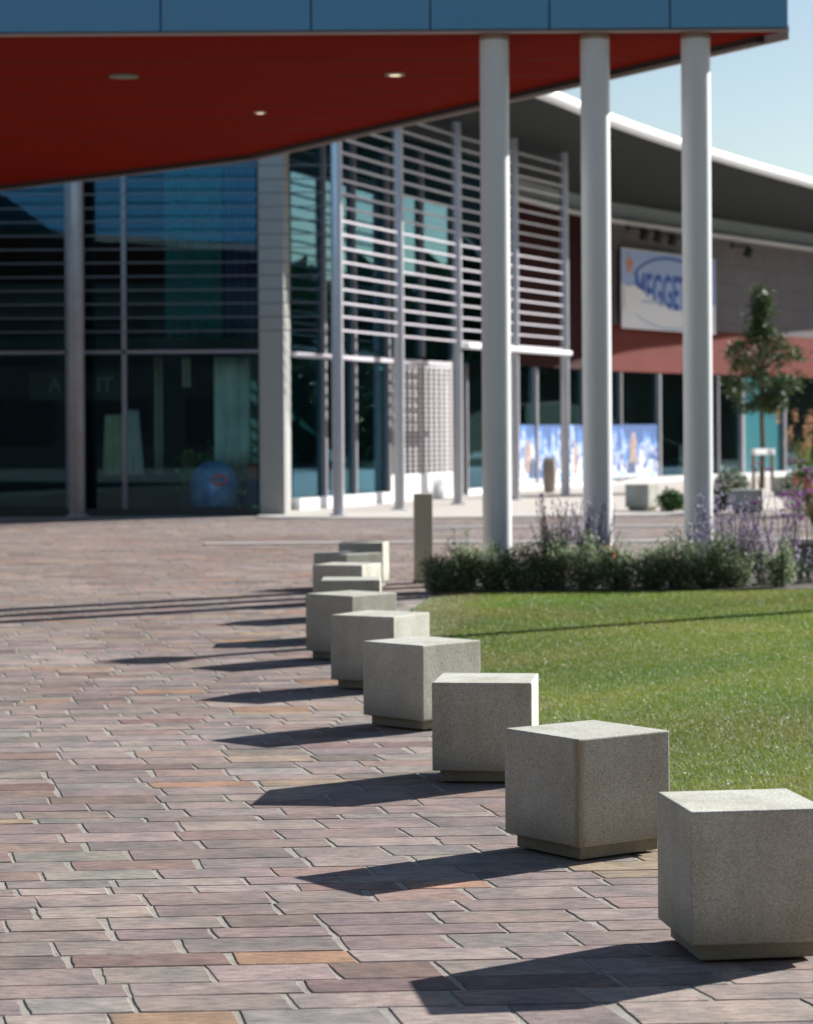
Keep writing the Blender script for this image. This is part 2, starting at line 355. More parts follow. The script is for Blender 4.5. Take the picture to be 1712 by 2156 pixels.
def paving():
    mb = MB(); th = R(3.6); ct, s_t = math.cos(th), math.sin(th)
    rnd = random.Random(5)
    t = 4.6
    def W(s, tt): return (s * ct - tt * s_t, s * s_t + tt * ct)
    while t < 47.5:
        h = rnd.choice([.13, .15, .17, .19, .205, .215, .23, .26]) * rnd.uniform(.95, 1.05)
        gap = rnd.uniform(.002, .005)
        half = .175 * t + 1.5
        s = -half - rnd.uniform(0, .5); smax = half + 2.2
        near = t < 15; mid = t < 24
        skew0 = R(9)
        while s < smax:
            L = rnd.uniform(.28, .50)
            if rnd.random() < .1: L *= 1.25
            jg = rnd.uniform(.011, .021) if rnd.random() < .75 else rnd.uniform(.006, .011)
            cx, cy = W(s + L / 2, t + h / 2)
            ok = cy < 44.9 and not inside((cx, cy), LAWN) and not inside((cx, cy), BED) and not inside((cx, cy), APR)
            if ok:
                col = rnd.choices(PC, PW)[0]; k = rnd.uniform(1.0, 1.2)
                col = tuple(max(.02, c * k + rnd.uniform(-.008, .008)) for c in col)
                sk1 = math.tan(skew0 + rnd.uniform(-.05, .05)); sk2 = math.tan(skew0 + rnd.uniform(-.05, .05))
                j = .0035
                c0 = (s, t + gap / 2 + rnd.uniform(0, j)); c1 = (s + L - jg, t + gap / 2 + rnd.uniform(0, j))
                c2 = (s + L - jg - h * sk1, t + h - gap / 2 - rnd.uniform(0, j)); c3 = (s - h * sk2, t + h - gap / 2 - rnd.uniform(0, j))
                ztop = .0030 + rnd.uniform(-.0006, .0006); tlt = rnd.uniform(-.0012, .0012)
                out = []
                if near: nl, ns = 9, 5
                elif mid: nl, ns = 4, 3
                else: nl, ns = 1, 1
                for a, b_, nn in ((c0, c1, nl), (c1, c2, ns), (c2, c3, nl), (c3, c0, ns)):
                    for q in range(nn):
                        f = q / nn
                        x = a[0] + (b_[0] - a[0]) * f; y = a[1] + (b_[1] - a[1]) * f
                        if near or mid:
                            amp = (.0009 if nn == nl else .0022) if q else .0014
                            mxx, myy = s + L / 2, t + h / 2
                            vx, vy = mxx - x, myy - y; d = math.hypot(vx, vy); kk = abs(rnd.gauss(0, amp)) / d
                            if q == 0: kk += .0015 / d
                            x += vx * kk; y += vy * kk
                        out.append((x, y))
                n_ = len(out)
                if near or mid:
                    mxx, myy = s + L / 2 - h * .08, t + h / 2
                    ins = []
                    for x, y in out:
                        vx, vy = mxx - x, myy - y; d = math.hypot(vx, vy); kk = .0038 / d
                        ins.append((x + vx * kk, y + vy * kk))
                    vs = [(*W(*p), -.002) for p in out] + [(*W(*p), ztop - .0016) for p in out] + [(*W(*p), ztop + tlt * (p[0] - s) / L) for p in ins]
                    fs = [(i, (i + 1) % n_, (i + 1) % n_ + n_, i + n_) for i in range(n_)] + \
                         [(i + n_, (i + 1) % n_ + n_, (i + 1) % n_ + 2 * n_, i + 2 * n_) for i in range(n_)] + [tuple(range(2 * n_, 3 * n_))]
                else:
                    vs = [(*W(*p), -.002) for p in out] + [(*W(*p), ztop) for p in out]
                    fs = [(i, (i + 1) % n_, (i + 1) % n_ + n_, i + n_) for i in range(n_)] + [tuple(range(n_, 2 * n_))]
                mb.add(vs, fs, col)
            s += L
        t += h
    return mb.build('paving', M['stone'])
tag(paving(), kind='structure')
# flush pale granite bands crossing the square
M['band'] = mat('granite_band', (.44, .41, .385), .85, noise=(2, .8, (.33, .30, .285)))
for (xa, ya, xb, yb, wd) in ((430, 1146, 1700, 1138, .5), (900, 1112, 1500, 1108, .42)):
    a = at(xa, ya, z=0); b = at(xb, yb, z=0)
    mb = MB(); mb.beam((a.x, a.y, 0), (b.x, b.y, 0), wd, .036); tag(mb.build('paving_band', M['band']), kind='structure')

# ------------------------------------------------------------------ cube seats
def make_cube(side, hgt=.45, label='', loc=(0, 0, 0), rz=0.):
    t = thing('cube_seat', (0, 0, 0), label, 'seat', 'stone cube seats in a curved row')
    b = MB(); b.box((0, 0, (hgt + .052) / 2), (side, side, hgt - .052)); ob = b.build('block', M['agg_stained'] if side == .444 else M['agg'], t, bevel=.007, seg=3)
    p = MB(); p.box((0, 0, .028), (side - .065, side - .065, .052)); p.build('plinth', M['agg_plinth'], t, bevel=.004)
    t.location = loc; t.rotation_euler = (0, 0, rz)
    return t
cubes = [
 (1.0127, 7.547, 8.0, .42, 'large pale stone cube seat nearest the camera, touching the right edge'),
 (.673, 9.338, 35.5, .444, 'stone cube seat turned corner-on with a brown stain down its front corner, second nearest'),
 (.356, 11.291, -6.9, .45, 'third nearest stone cube seat, flat dark front with a thin sunlit strip on its right'),
 (.074, 13.297, 45.5, .45, 'fourth nearest stone cube seat, corner-on with a rough pale grey right side'),
 (-.170, 15.267, 60.3, .45, 'fifth nearest stone cube seat, wide shaded front and bright sunlit right side'),
 (-.393, 17.184, 47.3, .45, 'sixth nearest stone cube seat, the leftmost and corner-on with two grey sides'),
 (-.430, 18.870, -.5, .45, 'seventh nearest stone cube seat, seen flat as a narrow strip behind the leftmost one'),
 (-.511, 20.933, 69.4, .45, 'eighth nearest stone cube seat with a bright patch of sun on its right side'),
 (-.550, 22.803, 44.5, .45, 'ninth nearest stone cube seat, only a low wide dark slice of it showing'),
 (-.435, 25.036, -9.3, .45, 'farthest stone cube seat of the row with a narrow sunlit right edge'),
]
protoc = {}
for X, Y, a, sd, lb in cubes:
    if sd not in protoc: protoc[sd] = make_cube(sd, label=lb, loc=(X, Y, .010), rz=R(a))
    else: dup(protoc[sd], (X, Y, .010), R(a), lb)
# cubes standing farther off, beyond the columns
for (x0, xc, x1, yt, yb, lb) in ((1318, 1364, 1393, 1022, 1078, 'grey stone cube standing alone beyond the columns, right side white with sun'),
                                (1542, 1606, 1618, 1033, 1084, 'grey stone cube behind the purple flowers left of the staked tree foot'),
                                (1628, 1662, 1678, 1007, 1047, 'small distant stone cube right of the staked tree foot')):
    p = at((x0 + x1) / 2, yb, z=0); fr_, sd_ = xc - x0, x1 - xc; s_ = math.hypot(fr_, sd_) * p.y / F; ang = -math.atan2(sd_, fr_)
    h_ = (yb - yt) * p.y / F
    t = thing('planter_cube', (p.x, p.y + s_ / 2, .02), lb, 'stone block', 'stone cubes beyond the columns', ang)
    b = MB(); b.box((0, 0, h_ / 2 + .03), (s_, s_, h_ - .06)); q = b.build('block', M['agg'], None, bevel=.012); q.parent = t
    b = MB(); b.box((0, 0, .03), (s_ - .1, s_ - .1, .06)); q = b.build('plinth', M['agg_plinth'], None); q.parent = t
p = at(1740, 1198, z=0)
t = thing('stone_bench', (p.x, p.y, .01), 'low dark stone bench end poking in at the right edge behind the shrubs', 'bench')
b = MB(); b.box((0, 0, .16), (.7, .4, .24)); q = b.build('body', mat('dark_stone', (.10, .10, .105), .8, noise=(12, .5, (.14, .14, .14))), None, bevel=.01); q.parent = t
b = MB(); b.box((0, 0, .31), (.76, .46, .055)); q = b.build('seat_slab', M['band'], None, bevel=.008); q.parent = t
b = MB(); b.box((0, 0, .02), (.6, .3, .04)); q = b.build('foot', M['agg_plinth'], None); q.parent = t

# bollard
p = at(892, 1229, z=0)
t = thing('stone_bollard', (p.x, p.y + .09, .01), 'tall square tan stone post standing at the left end of the shrub row', 'bollard', rz=R(4))
b = MB(); b.box((0, 0, .47), (.187, .187, .90)); q = b.build('post', M['bollard'], None, bevel=.008); q.parent = t
b = MB(); b.box((0, 0, .01), (.21, .21, .02)); q = b.build('base_collar', M['agg_plinth'], None); q.parent = t

# ------------------------------------------------------------------ columns carrying the canopy
ZC = 25.5; HS = 5.65
cols = [(1047, 'left'), (1259, 'middle'), (1471, 'right')]
lab = ['round white column nearest the stone bollard, leftmost of the three under the blue canopy',
       'middle one of the three round white columns under the blue canopy',
       'round white column closest to the canopy corner, rightmost of the three']
pc = at(1047, 1100, Y=ZC)
tcol = thing('round_column', (pc.x, ZC, .01), lab[0], 'column', 'round columns under the canopy')
b = MB(); b.lathe((0, 0, 0), [(.150, .02), (.150, HS - .06)], 48); q = b.build('shaft', M['column'], None, smooth=True); q.parent = tcol
b = MB(); b.lathe((0, 0, 0), [(.20, 0), (.20, .02), (.155, .03)], 48); q = b.build('base_plate', M['galv'], None); q.parent = tcol
b = MB(); b.lathe((0, 0, 0), [(.152, HS - .06), (.152, HS - .012)], 48); q = b.build('head_collar', M['edge'], None, smooth=True); q.parent = tcol
for i in (1, 2):
    pc = at(cols[i][0], 1100, Y=ZC); dup(tcol, (pc.x, ZC, .01), 0, lab[i])

# ------------------------------------------------------------------ canopy building (blue fascia, red soffit)
YF = ZC - .24
xr = at(1661, 68, Y=YF).x
E1 = at(1661, 68, z=HS); E2 = at(1008, 219, z=HS); E3 = at(545, 326, z=HS); E4 = at(0, 393, z=HS)
E4 = E3 + (E4 - E3) * 2.2
slope = (E2 - E1).xy.normalized()
t = thing('canopy_building', (0, YF, 0), 'overhanging building front with blue panels above and a dark red soffit', 'building')
front = [(E4.x - .5, YF), (xr, YF)]
TOP = 9.6
body = [(E4.x, YF + .09), (xr - .06, YF + .09), (E2.x, E2.y - .1), (E3.x - .06, E3.y - .1), (E4.x, E4.y - .15)]
b = MB(); b.prism(body, HS + .05, TOP); b.build('upper_storey', M['blue'], t, recalc=True)
b = MB(); b.prism(body, HS, HS + .045); b.build('soffit', M['red'], t, recalc=True)
jb = MB()
for k in range(1, 14):
    yy = YF + .6 + k * 1.25
    x_e = min(E1.x + (yy - E1.y) * slope.x / slope.y, xr) - .5 if yy < E2.y else E2.x + (yy - E2.y) * (E3.x - E2.x) / (E3.y - E2.y) - .5
    if yy < E3.y: jb.box(((E4.x + .5 + x_e) / 2, yy, HS - .001), (x_e - E4.x - .5, .012, .006))
jb.build('panel_joints', M['gutter'], t)
# fascia panels
jx = [at(x, 40, Y=YF).x for x in (-330, 22, 338, 655, 906, 1157, 1411)] 
jx = [x for i, x in enumerate(jx) if i != 1] + [xr]
jx = [E4.x - .4] + jx if E4.x < jx[0] - .3 else jx
for a, c in zip(jx[:-1], jx[1:]):
    for k in range(2):
        z0 = HS + .035 + k * 1.98
        b = MB(); b.box(((a + c) / 2, YF + .03, z0 + .98), (c - a - .016, .05, 1.96)); b.build('fascia_panel', M['blue'], t, bevel=.004)
b = MB(); b.box(((jx[0] + xr) / 2, YF + .07, HS + 1.98), (xr - jx[0], .03, 3.9)); b.build('fascia_backing', M['joint'], t)
b = MB(); b.box(((jx[0] + xr) / 2, YF + .045, HS + .012), (xr - jx[0] + .01, .09, .022)); b.build('fascia_drip_edge', M['edge'], t)
# back edge trims: dark gutter shadow gap and a pale lip
pts = [E1, E2, E3, E4]
bd = MB(); bl = MB()
offs = []
for i in range(3):
    a, c = pts[i].copy(), pts[i + 1].copy()
    d = (c - a); d.z = 0; d.normalize(); nrm = Vector((-d.y, d.x, 0));
    if nrm.y < 0: nrm = -nrm
    ins = -nrm
    a2 = a if i else a + d * .35
    bd.beam(a2 + ins * .10 + Vector((0, 0, -.02)), c + ins * .10 + Vector((0, 0, -.02)), .10, .085)
    bl.beam(a + ins * .022 + Vector((0, 0, .0)), c + ins * .022 + Vector((0, 0, .0)), .045, .15)
bd.build('shadow_gap', M['gutter'], t); bl.build('edge_lip', M['edge'], t)
# downlights in the soffit
lamp_on = bpy.data.materials.new('lit_lamp'); lamp_on.use_nodes = True
_b = lamp_on.node_tree.nodes['Principled BSDF']; _b.inputs['Emission Color'].default_value = (1, .82, .5, 1); _b.inputs['Emission Strength'].default_value = .45
for (x, y, rad, on) in ((832, 155, .115, 1), (548, 235, .085, 1), (261, 159, .17, 0)):
    p = at(x, y, z=HS)
    b = MB(); b.lathe((p.x, p.y, HS - .018), [(rad, 0), (rad, .017)], 24)
    dl = b.build('downlight', M['edge'] if on else mat('grey_vent', (.16, .18, .13), .6, noise=(8, .3, (.1, .12, .09))), t)
    if on:
        b = MB(); b.lathe((p.x, p.y, HS - .024), [(rad * .55, 0), (rad * .55, .005)], 20); b.build('lamp', lamp_on, dl)

# ------------------------------------------------------------------ glass building behind
GB = thing('glass_building', (-2, 48, 0), 'long glazed shop building with slatted sun screen and sweeping grey roof', 'building')
YG = 46.2
xp0 = at(545, 700, Y=46.0).x; xp1 = at(598, 700, Y=46.0).x
ROOF = 8.0
# corner pier
b = MB(); b.box(((xp0 + xp1) / 2, 47.25, 4.0), (xp1 - xp0, 2.5, 7.98)); b.build('corner_pier', M['pier'], GB, bevel=.015)
# left facade: ground and upper panes, frames
XL = -9.6
mx_ = [XL] + [at(x, 900, Y=YG).x for x in (40 - 120, 145, 263, 545)]
mx_[1] = (mx_[0] + mx_[2]) / 2
TZ = 3.07
for a, c in zip(mx_[:-1], mx_[1:]):
    for z0, z1 in ((.14, TZ - .03), (TZ + .03, ROOF - .02)):
        b = MB(); b.box(((a + c) / 2, YG, (z0 + z1) / 2), (c - a - .05, .012, z1 - z0)); b.build('glass_pane', M['glass_dark'], GB)
for x in mx_[1:4]:
    b = MB(); b.box((x, YG - .02, 4.0), (.085, .12, 7.9)); b.build('mullion', M['mullion'], GB)
b = MB(); b.box(((XL + xp0) / 2, YG - .03, TZ), (xp0 - XL - .01, .10, .06)); b.build('transom', M['mullion'], GB)
b = MB(); b.box(((XL + xp0) / 2, YG - .05, .075), (xp0 - XL - .01, .2, .13)); b.build('sill', mat('dark_sill', (.05, .055, .05), .8, noise=(5, .3, (.07, .07, .06))), GB)
# right glazing line
G0 = at(620, 1074, z=0); G1 = at(814, 1060, z=0); G2 = at(955, 1049, z=0)
G0 = Vector((xp1 + .03, 48.4, 0)); 
def gl(a, c, f): return a + (c - a) * f
pan = [0, .30, .62, 1]
pos = [gl(G0, G1, f) for f in pan]
for a, c in zip(pos[:-1], pos[1:]):
    for z0, z1 in ((.27, TZ - .03), (TZ + .05, ROOF - .02)):
        b = MB(); b.beam((a.x, a.y, (z0 + z1) / 2), (c.x, c.y, (z0 + z1) / 2), .012, z1 - z0); b.build('glass_pane', M['glass_teal'], GB)
up = [gl(G1, G2, f) for f in (0, .5, 1)]
for a, c in zip(up[:-1], up[1:]):
    z0, z1 = TZ + .05, ROOF - .02
    b = MB(); b.beam((a.x, a.y, (z0 + z1) / 2), (c.x, c.y, (z0 + z1) / 2), .012, z1 - z0); b.build('glass_pane', M['glass_teal'], GB)
for p in pos[1:]:
    b = MB(); b.box((p.x + .03, p.y - .02, 3.95), (.075, .14, 7.4), R(65)); b.build('mullion', M['mullion'], GB)
for p in up[1:]:
    b = MB(); b.box((p.x + .03, p.y - .02, 5.5), (.075, .14, 4.6), R(65)); b.build('mullion', M['mullion'], GB)
b = MB(); b.beam((G0.x + .04, G0.y, TZ), (G2.x + .04, G2.y, TZ), .12, .09); b.build('transom', M['louvre'], GB)
b = MB(); b.beam((G0.x + .05, G0.y, .13), (G1.x + .05, G1.y, .13), .22, .24); b.build('sill', M['white'], GB)
# roller grille: lattice of bars in front of a dim lobby
b = MB()
nh, nv = 23, 13
for k in range(nh):
    z = .62 + k * (TZ - .1 - .62) / (nh - 1); b.beam((G1.x + .08, G1.y + .1, z), (G2.x + .08, G2.y - .05, z), .02, .070)
for k in range(nv):
    p = gl(G1, G2, (k + .5) / nv); b.beam((p.x + .09, p.y, .62), (p.x + .09, p.y, TZ - .1), .024, .13)
b.build('roller_grille', mat('grille_metal', (.62, .58, .59), .5, noise=(6, .3, (.55, .52, .53))), GB)
b = MB(); b.beam((G1.x + .08, G1.y + .1, .32), (G2.x + .08, G2.y - .05, .32), .07, .58); b.build('shutter_bottom_panel', M['white'], GB)
b = MB(); b.beam((G1.x - .18, G1.y + .25, 1.6), (G2.x - .22, G2.y, 1.6), .05, 2.8); b.build('shutter_backing', mat('grey_shutter_back', (.16, .17, .15), .7, noise=(3, .4, (.12, .13, .12))), GB)
# grille end post and recess
b = MB(); b.box((G2.x + .05, G2.y + .05, 1.5), (.12, .22, 3.0), R(65)); b.build('door_post', M['galv'], GB)
W = [Vector((1.35, 58.6, 0)), Vector((2.75, 62.6, 0)), Vector((4.49, 66.9, 0)), Vector((5.84, 69.85, 0)), Vector((8.2, 73.6, 0)), Vector((10.5, 77.15, 0)),
     Vector((13.5, 81.8, 0)), Vector((18, 88.6, 0)), Vector((24, 97, 0))]
b = MB(); b.beam((G2.x - .3, G2.y + .3, 1.5), (W[0].x - .2, W[0].y, 1.5), .06, 3.0); b.build('recess_wall', mat('olive_recess', (.10, .10, .075), .8, noise=(2, .3, (.07, .07, .05))), GB)
# upper storey behind the louvres (shaded red cladding) and storefront
def tiles(name, c1, c2, jc, rough, sx=.9, sz=.6):
    m = bpy.data.materials.new(name); m.use_nodes = True
    n = m.node_tree.nodes; l = m.node_tree.links; bb = n['Principled BSDF']; bb.inputs['Roughness'].default_value = rough; bb.inputs['Specular IOR Level'].default_value = .12
    tc = n.new('ShaderNodeTexCoord'); sp = n.new('ShaderNodeSeparateXYZ'); l.new(tc.outputs['Object'], sp.inputs[0])
    cb = n.new('ShaderNodeCombineXYZ'); l.new(sp.outputs[1], cb.inputs[0]); l.new(sp.outputs[2], cb.inputs[1])
    br = n.new('ShaderNodeTexBrick'); br.offset = 0; br.inputs['Scale'].default_value = 1; br.inputs['Brick Width'].default_value = sx; br.inputs['Row Height'].default_value = sz
    br.inputs['Mortar Size'].default_value = .012; br.inputs['Color1'].default_value = (*c1, 1); br.inputs['Color2'].default_value = (*c2, 1); br.inputs['Mortar'].default_value = (*jc, 1)
    l.new(cb.outputs[0], br.inputs['Vector']); 
    no = n.new('ShaderNodeTexNoise'); no.inputs['Scale'].default_value = .7; l.new(tc.outputs['Object'], no.inputs['Vector'])
    rp = n.new('ShaderNodeMapRange'); rp.inputs[3].default_value = .8; rp.inputs[4].default_value = 1.15; l.new(no.outputs['Fac'], rp.inputs[0])
    mx = n.new('ShaderNodeMix'); mx.data_type = 'RGBA'; mx.blend_type = 'MULTIPLY'; mx.inputs[0].default_value = 1
    l.new(br.outputs[0], mx.inputs[6]); l.new(rp.outputs[0], mx.inputs[7]); l.new(mx.outputs[2], bb.inputs['Base Color'])
    return m
M['redtile_skygrey'] = tiles('sky_grey_red_cladding', (.15, .132, .142), (.17, .15, .16), (.09, .08, .085), .45)  # upper red wall in shade, its grey sky reflection put into the colour
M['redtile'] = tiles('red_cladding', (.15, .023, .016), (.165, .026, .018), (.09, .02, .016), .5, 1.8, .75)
def wall(name, pts, z0, z1, m, off=0., th=.2):
    b = MB()
    P = []
    for i, p in enumerate(pts):
        a = pts[max(i - 1, 0)]; c = pts[min(i + 1, len(pts) - 1)]; d = (c - a).normalized(); n_ = Vector((d.y, -d.x, 0))
        P.append((p + n_ * off, p + n_ * (off - th)))
    poly = [(q[0].x, q[0].y) for q in P] + [(q[1].x, q[1].y) for q in reversed(P)]
    b.prism(poly, z0, z1); return b.build(name, m, GB, recalc=True)
M['redtile_shaded'] = tiles('shaded_red_cladding', (.030, .0035, .0025), (.034, .004, .003), (.015, .003, .002), .8, 1.8, .75)  # red cladding again, shade behind the louvres put into a darker colour
gu = [Vector((G2.x + .1, G2.y + .2, 0)), (Vector((G2.x, G2.y, 0)) + W[1]) / 2 + Vector((.1, 0, 0)), W[1] + Vector((-.05, -.1, 0))]
for a, c in zip(gu[:-1], gu[1:]):
    z0, z1 = TZ + .05, ROOF - .02
    b = MB(); b.beam((a.x, a.y, (z0 + z1) / 2), (c.x, c.y, (z0 + z1) / 2), .012, z1 - z0); b.build('glass_pane', M['glass_teal'], GB)
    b = MB(); b.box((c.x, c.y - .02, 5.5), (.075, .14, 4.6), R(65)); b.build('mullion', M['mullion'], GB)
wall('shaded_red_wall', W[1:4], 3.2, 7.40, M['redtile_shaded'])
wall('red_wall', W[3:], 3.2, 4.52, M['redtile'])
wall('shaded_upper_wall', W[3:], 4.52, 7.40, M['redtile_skygrey'], -.003)
wall('ledge', W[1:], 7.40, 7.50, M['white'], .10, .3)
wall('concrete_band', W[1:], 7.50, ROOF - .01, M['concrete'], -.05, .2)
# storefront
seg = []
def along(pts, s):
    for a, c in zip(pts[:-1], pts[1:]):
        L = (c - a).length
        if s <= L: return a + (c - a) * (s / L), (c - a).normalized()
        s -= L
    return pts[-1], (pts[-1] - pts[-2]).normalized()
tot = sum((c - a).length for a, c in zip(W[:-1], W[1:]))
s = 0; k = 0
doorx = (1557, 1645)
def s_at_x(x):
    lo, hi = 0, tot
    for _ in range(40):
        m_ = (lo + hi) / 2; p, _d = along(W, m_)
        if 856 + p.x / p.y * F - 2 < x: lo = m_
        else: hi = m_
    return lo
cuts = [0, s_at_x(1122), s_at_x(1222), s_at_x(1300), s_at_x(1382), s_at_x(1450), s_at_x(1505), s_at_x(1557), s_at_x(1645), s_at_x(1760)]
for i, (a, c) in enumerate(zip(cuts[:-1], cuts[1:])):
    pa, d = along(W, a); pb, _ = along(W, c)
    b = MB(); b.beam((pa.x, pa.y, 1.68), (pb.x, pb.y, 1.68), .012, 3.0)
    if i == 7:
        b.build('door_pane', mat('teal_door_panel', (.02, .16, .19), .3, noise=(.8, .5, (.03, .22, .25))), GB)
    else: b.build('glass_pane', M['glass_dark'], GB)
    b = MB(); b.box((pa.x + .04, pa.y - .02, 1.62), (.09 if i < 7 else .16, .14, 3.1), math.atan2(d.y, d.x)); b.build('mullion', M['galv'] if i in (1, 4, 7) else M['mullion'], GB)
wall('sill', W, .02, .16, M['white'], .12, .25)
# dark shop interiors
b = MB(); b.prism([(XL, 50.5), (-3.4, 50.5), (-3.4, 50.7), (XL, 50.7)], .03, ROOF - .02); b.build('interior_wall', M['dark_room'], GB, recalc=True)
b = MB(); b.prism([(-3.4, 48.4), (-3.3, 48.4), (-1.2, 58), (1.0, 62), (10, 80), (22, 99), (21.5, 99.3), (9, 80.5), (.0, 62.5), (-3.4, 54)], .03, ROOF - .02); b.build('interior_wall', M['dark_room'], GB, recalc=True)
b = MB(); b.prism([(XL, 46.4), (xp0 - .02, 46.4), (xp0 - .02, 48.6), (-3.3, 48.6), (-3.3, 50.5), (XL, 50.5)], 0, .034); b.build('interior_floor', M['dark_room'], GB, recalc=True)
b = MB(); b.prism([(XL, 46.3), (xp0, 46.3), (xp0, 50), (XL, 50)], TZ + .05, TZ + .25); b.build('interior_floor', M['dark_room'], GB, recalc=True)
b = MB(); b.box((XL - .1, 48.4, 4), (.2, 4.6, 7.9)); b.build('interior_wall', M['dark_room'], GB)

# roof slab with free-form edge
ed = [at(x, y, z=8.15) for x, y in ((1145, 193), (1217, 226), (1290, 250), (1360, 276), (1436, 304), (1501, 322), (1606, 355), (1700, 381))]
ex = [(-9.9, 44.6), (-3.0, 44.6), (-.6, 44.9), (1.0, 45.9), (2.0, 46.8)] + [(p.x, p.y) for p in ed] + [(11.4, 67.3), (12.7, 74), (15.2, 79.2), (19, 86), (25.5, 97)]
def smooth(P, n=8):
    out = []
    for i in range(len(P) - 1):
        p0 = P[max(i - 1, 0)]; p1 = P[i]; p2 = P[i + 1]; p3 = P[min(i + 2, len(P) - 1)]
        for k in range(n):
            t_ = k / n
            out.append(tuple(.5 * (2 * b_ + (c_ - a_) * t_ + (2 * a_ - 5 * b_ + 4 * c_ - d_) * t_ ** 2 + (3 * b_ - a_ - 3 * c_ + d_) * t_ ** 3) for a_, b_, c_, d_ in zip(p0, p1, p2, p3)))
    return out + [P[-1]]
# the outer edge in view is one even curve: fit the surveyed points before smoothing
_q = np.array([(p.x, p.y) for p in ed]); _c = np.polyfit(_q[:, 0], _q[:, 1], 3)
ex = [(-9.9, 44.6), (-3.0, 44.6), (-.6, 44.9), (1.0, 45.9), (2.0, 46.9)] + [(x, float(np.polyval(_c, x))) for x in np.linspace(_q[0, 0], _q[-1, 0], 7)] + [(11.4, 67.6), (12.7, 74), (15.2, 79.2), (19, 86), (25.5, 97)]  # unseen right end of the edge shaped so sun reaches the red wall
ex = smooth(ex)
back = [(24, 100), (14, 90), (4, 76), (-2, 66), (-9.9, 60)]
b = MB(); b.prism(ex + back, ROOF, ROOF + .04); b.build('roof_soffit', M['roofsoffit'], GB, recalc=True)
b = MB(); b.prism(ex + back, ROOF + .045, ROOF + .26); roof = b.build('roof', M['white'], GB, recalc=True)
b = MB()
b.tube([(a[0], a[1], ROOF + .13) for a in ex], .135, 14)
b.build('roof_edge', M['white'], roof, smooth=True)

# ------------------------------------------------------------------ louvre screen
LS = thing('louvre_screen', (0, 45.3, 0), 'sun screen of pale horizontal bars carried on slim steel posts in front of the glazing', 'sun screen')
poles = [at(163, 1088, Y=45.35), at(713, 1088, Y=45.2), at(842, 1077, Y=48.3), at(965, 1063, Y=51.5), at(1085, 1055, Y=54.5), at(1191, 1047, Y=57.3)]
poles = [Vector((p.x, p.y, 0)) for p in poles]
for i, p in enumerate(poles):
    rad = .15 if i == 0 else .105
    top = 6.9 if i == 0 else ROOF - .01
    b = MB(); b.lathe((p.x, p.y, 0), [(rad, .022), (rad, top)], 24); q = b.build('post', M['galv'] if i else mat('weathered_post', (.34, .30, .29), .4, metal=.3, noise=(3, .5, (.25, .21, .2))), LS, smooth=True)
    b = MB(); b.lathe((p.x, p.y, 0), [(rad + .06, .022), (rad + .06, .05), (rad + .01, .06)], 24); b.build('base_plate', M['galv'], q)
runs = [(Vector((XL, 45.35, 0)), poles[0], 13), (poles[0], poles[1], 13)] + [(poles[i], poles[i + 1], 18) for i in range(1, 5)]
for ri, (a, c, n_) in enumerate(runs):
    d = (c - a).normalized(); nn = Vector((d.y, -d.x, 0))
    for k in range(n_):
        z = 3.42 + .252 * k
        b = MB(); off = nn * (.12 if ri > 1 else 0.0) * 0
        b.beam((a.x + d.x * .09, a.y + d.y * .09, z), (c.x - d.x * .09, c.y - d.y * .09, z), .06 if ri > 1 else .05, .034 if ri > 1 else .020)
        b.build('louvre_bar', M['louvre'] if ri > 1 else M['louvre_shaded'], LS)
a, c = poles[3], poles[5]
b = MB(); b.beam((a.x + .12, a.y + .1, 3.33), (c.x + .05, c.y + .1, 3.33), .30, .10); b.build('bottom_rail', M['white'], LS, bevel=.02)

# ------------------------------------------------------------------ banner on the wall
def frame_at(s, off):
    p, d = along(W, s); n_ = Vector((d.y, -d.x, 0)); return p + n_ * off, d, n_
sa, sb = s_at_x(1297), s_at_x(1495)
pa, _, _ = frame_at(sa, .16); pb, _, _ = frame_at(sb, .16)
d = (pb - pa).normalized(); nrm = Vector((d.y, -d.x, 0)); Lb = (pb - pa).length
Z0, Z1 = 4.42, 6.70
BN = thing('banner', (pa.x, pa.y, Z0), 'white banner with blue lettering and an oval emblem hanging on the shaded upper wall', 'banner')
def BP(u, v, o): return pa + d * (u * Lb) + nrm * o + Vector((0, 0, Z0 + (Z1 - Z0) * v))
def bpoly(name, pts, o, m, th=.004):
    b = MB(); n_ = len(pts)
    vs = [BP(u, v, o) for u, v in pts] + [BP(u, v, o + th) for u, v in pts]
    b.add(vs, [tuple(range(n_)), tuple(reversed(range(n_, 2 * n_)))] + [(i, i + n_, (i + 1) % n_ + n_, (i + 1) % n_) for i in range(n_)])
    return b.build(name, m, BN, recalc=True)
M['bwhite'] = mat('banner_white', (.90, .89, .88), .6, noise=(2, .15, (.85, .84, .84)))
M['bblue'] = mat('banner_blue', (.03, .10, .42), .6, noise=(4, .2, (.04, .14, .46)))
M['bpale'] = mat('banner_pale_blue', (.36, .48, .74), .6, noise=(2, .4, (.46, .56, .78)))
M['borange'] = mat('banner_orange', (.62, .22, .10), .6, noise=(4, .3, (.7, .3, .12)))
bpoly('sheet', [(0, 0), (1, 0), (1, 1), (0, 1)], 0, M['bwhite'], .02)
ell = lambda cu, cv, ru, rv, a0, a1, n_: [(cu + ru * math.cos(a0 + (a1 - a0) * i / n_), cv + rv * math.sin(a0 + (a1 - a0) * i / n_)) for i in range(n_ + 1)]
bpoly('shade_tint', [(.0, .56), (0, .985), (1, .985), (1, .40), (.75, .22), (.55, .30), (.42, .36), (.30, .44), (.14, .50)], .022, M['bpale'])  # bluish shade on the upper banner put into the colour
o1 = ell(.5, .53, .41, .42, .12 * math.pi, .88 * math.pi, 40); o2 = ell(.5, .53, .395, .385, .12 * math.pi, .88 * math.pi, 40)
bpoly('emblem_arc', o1 + o2[::-1], .028, M['bblue'])
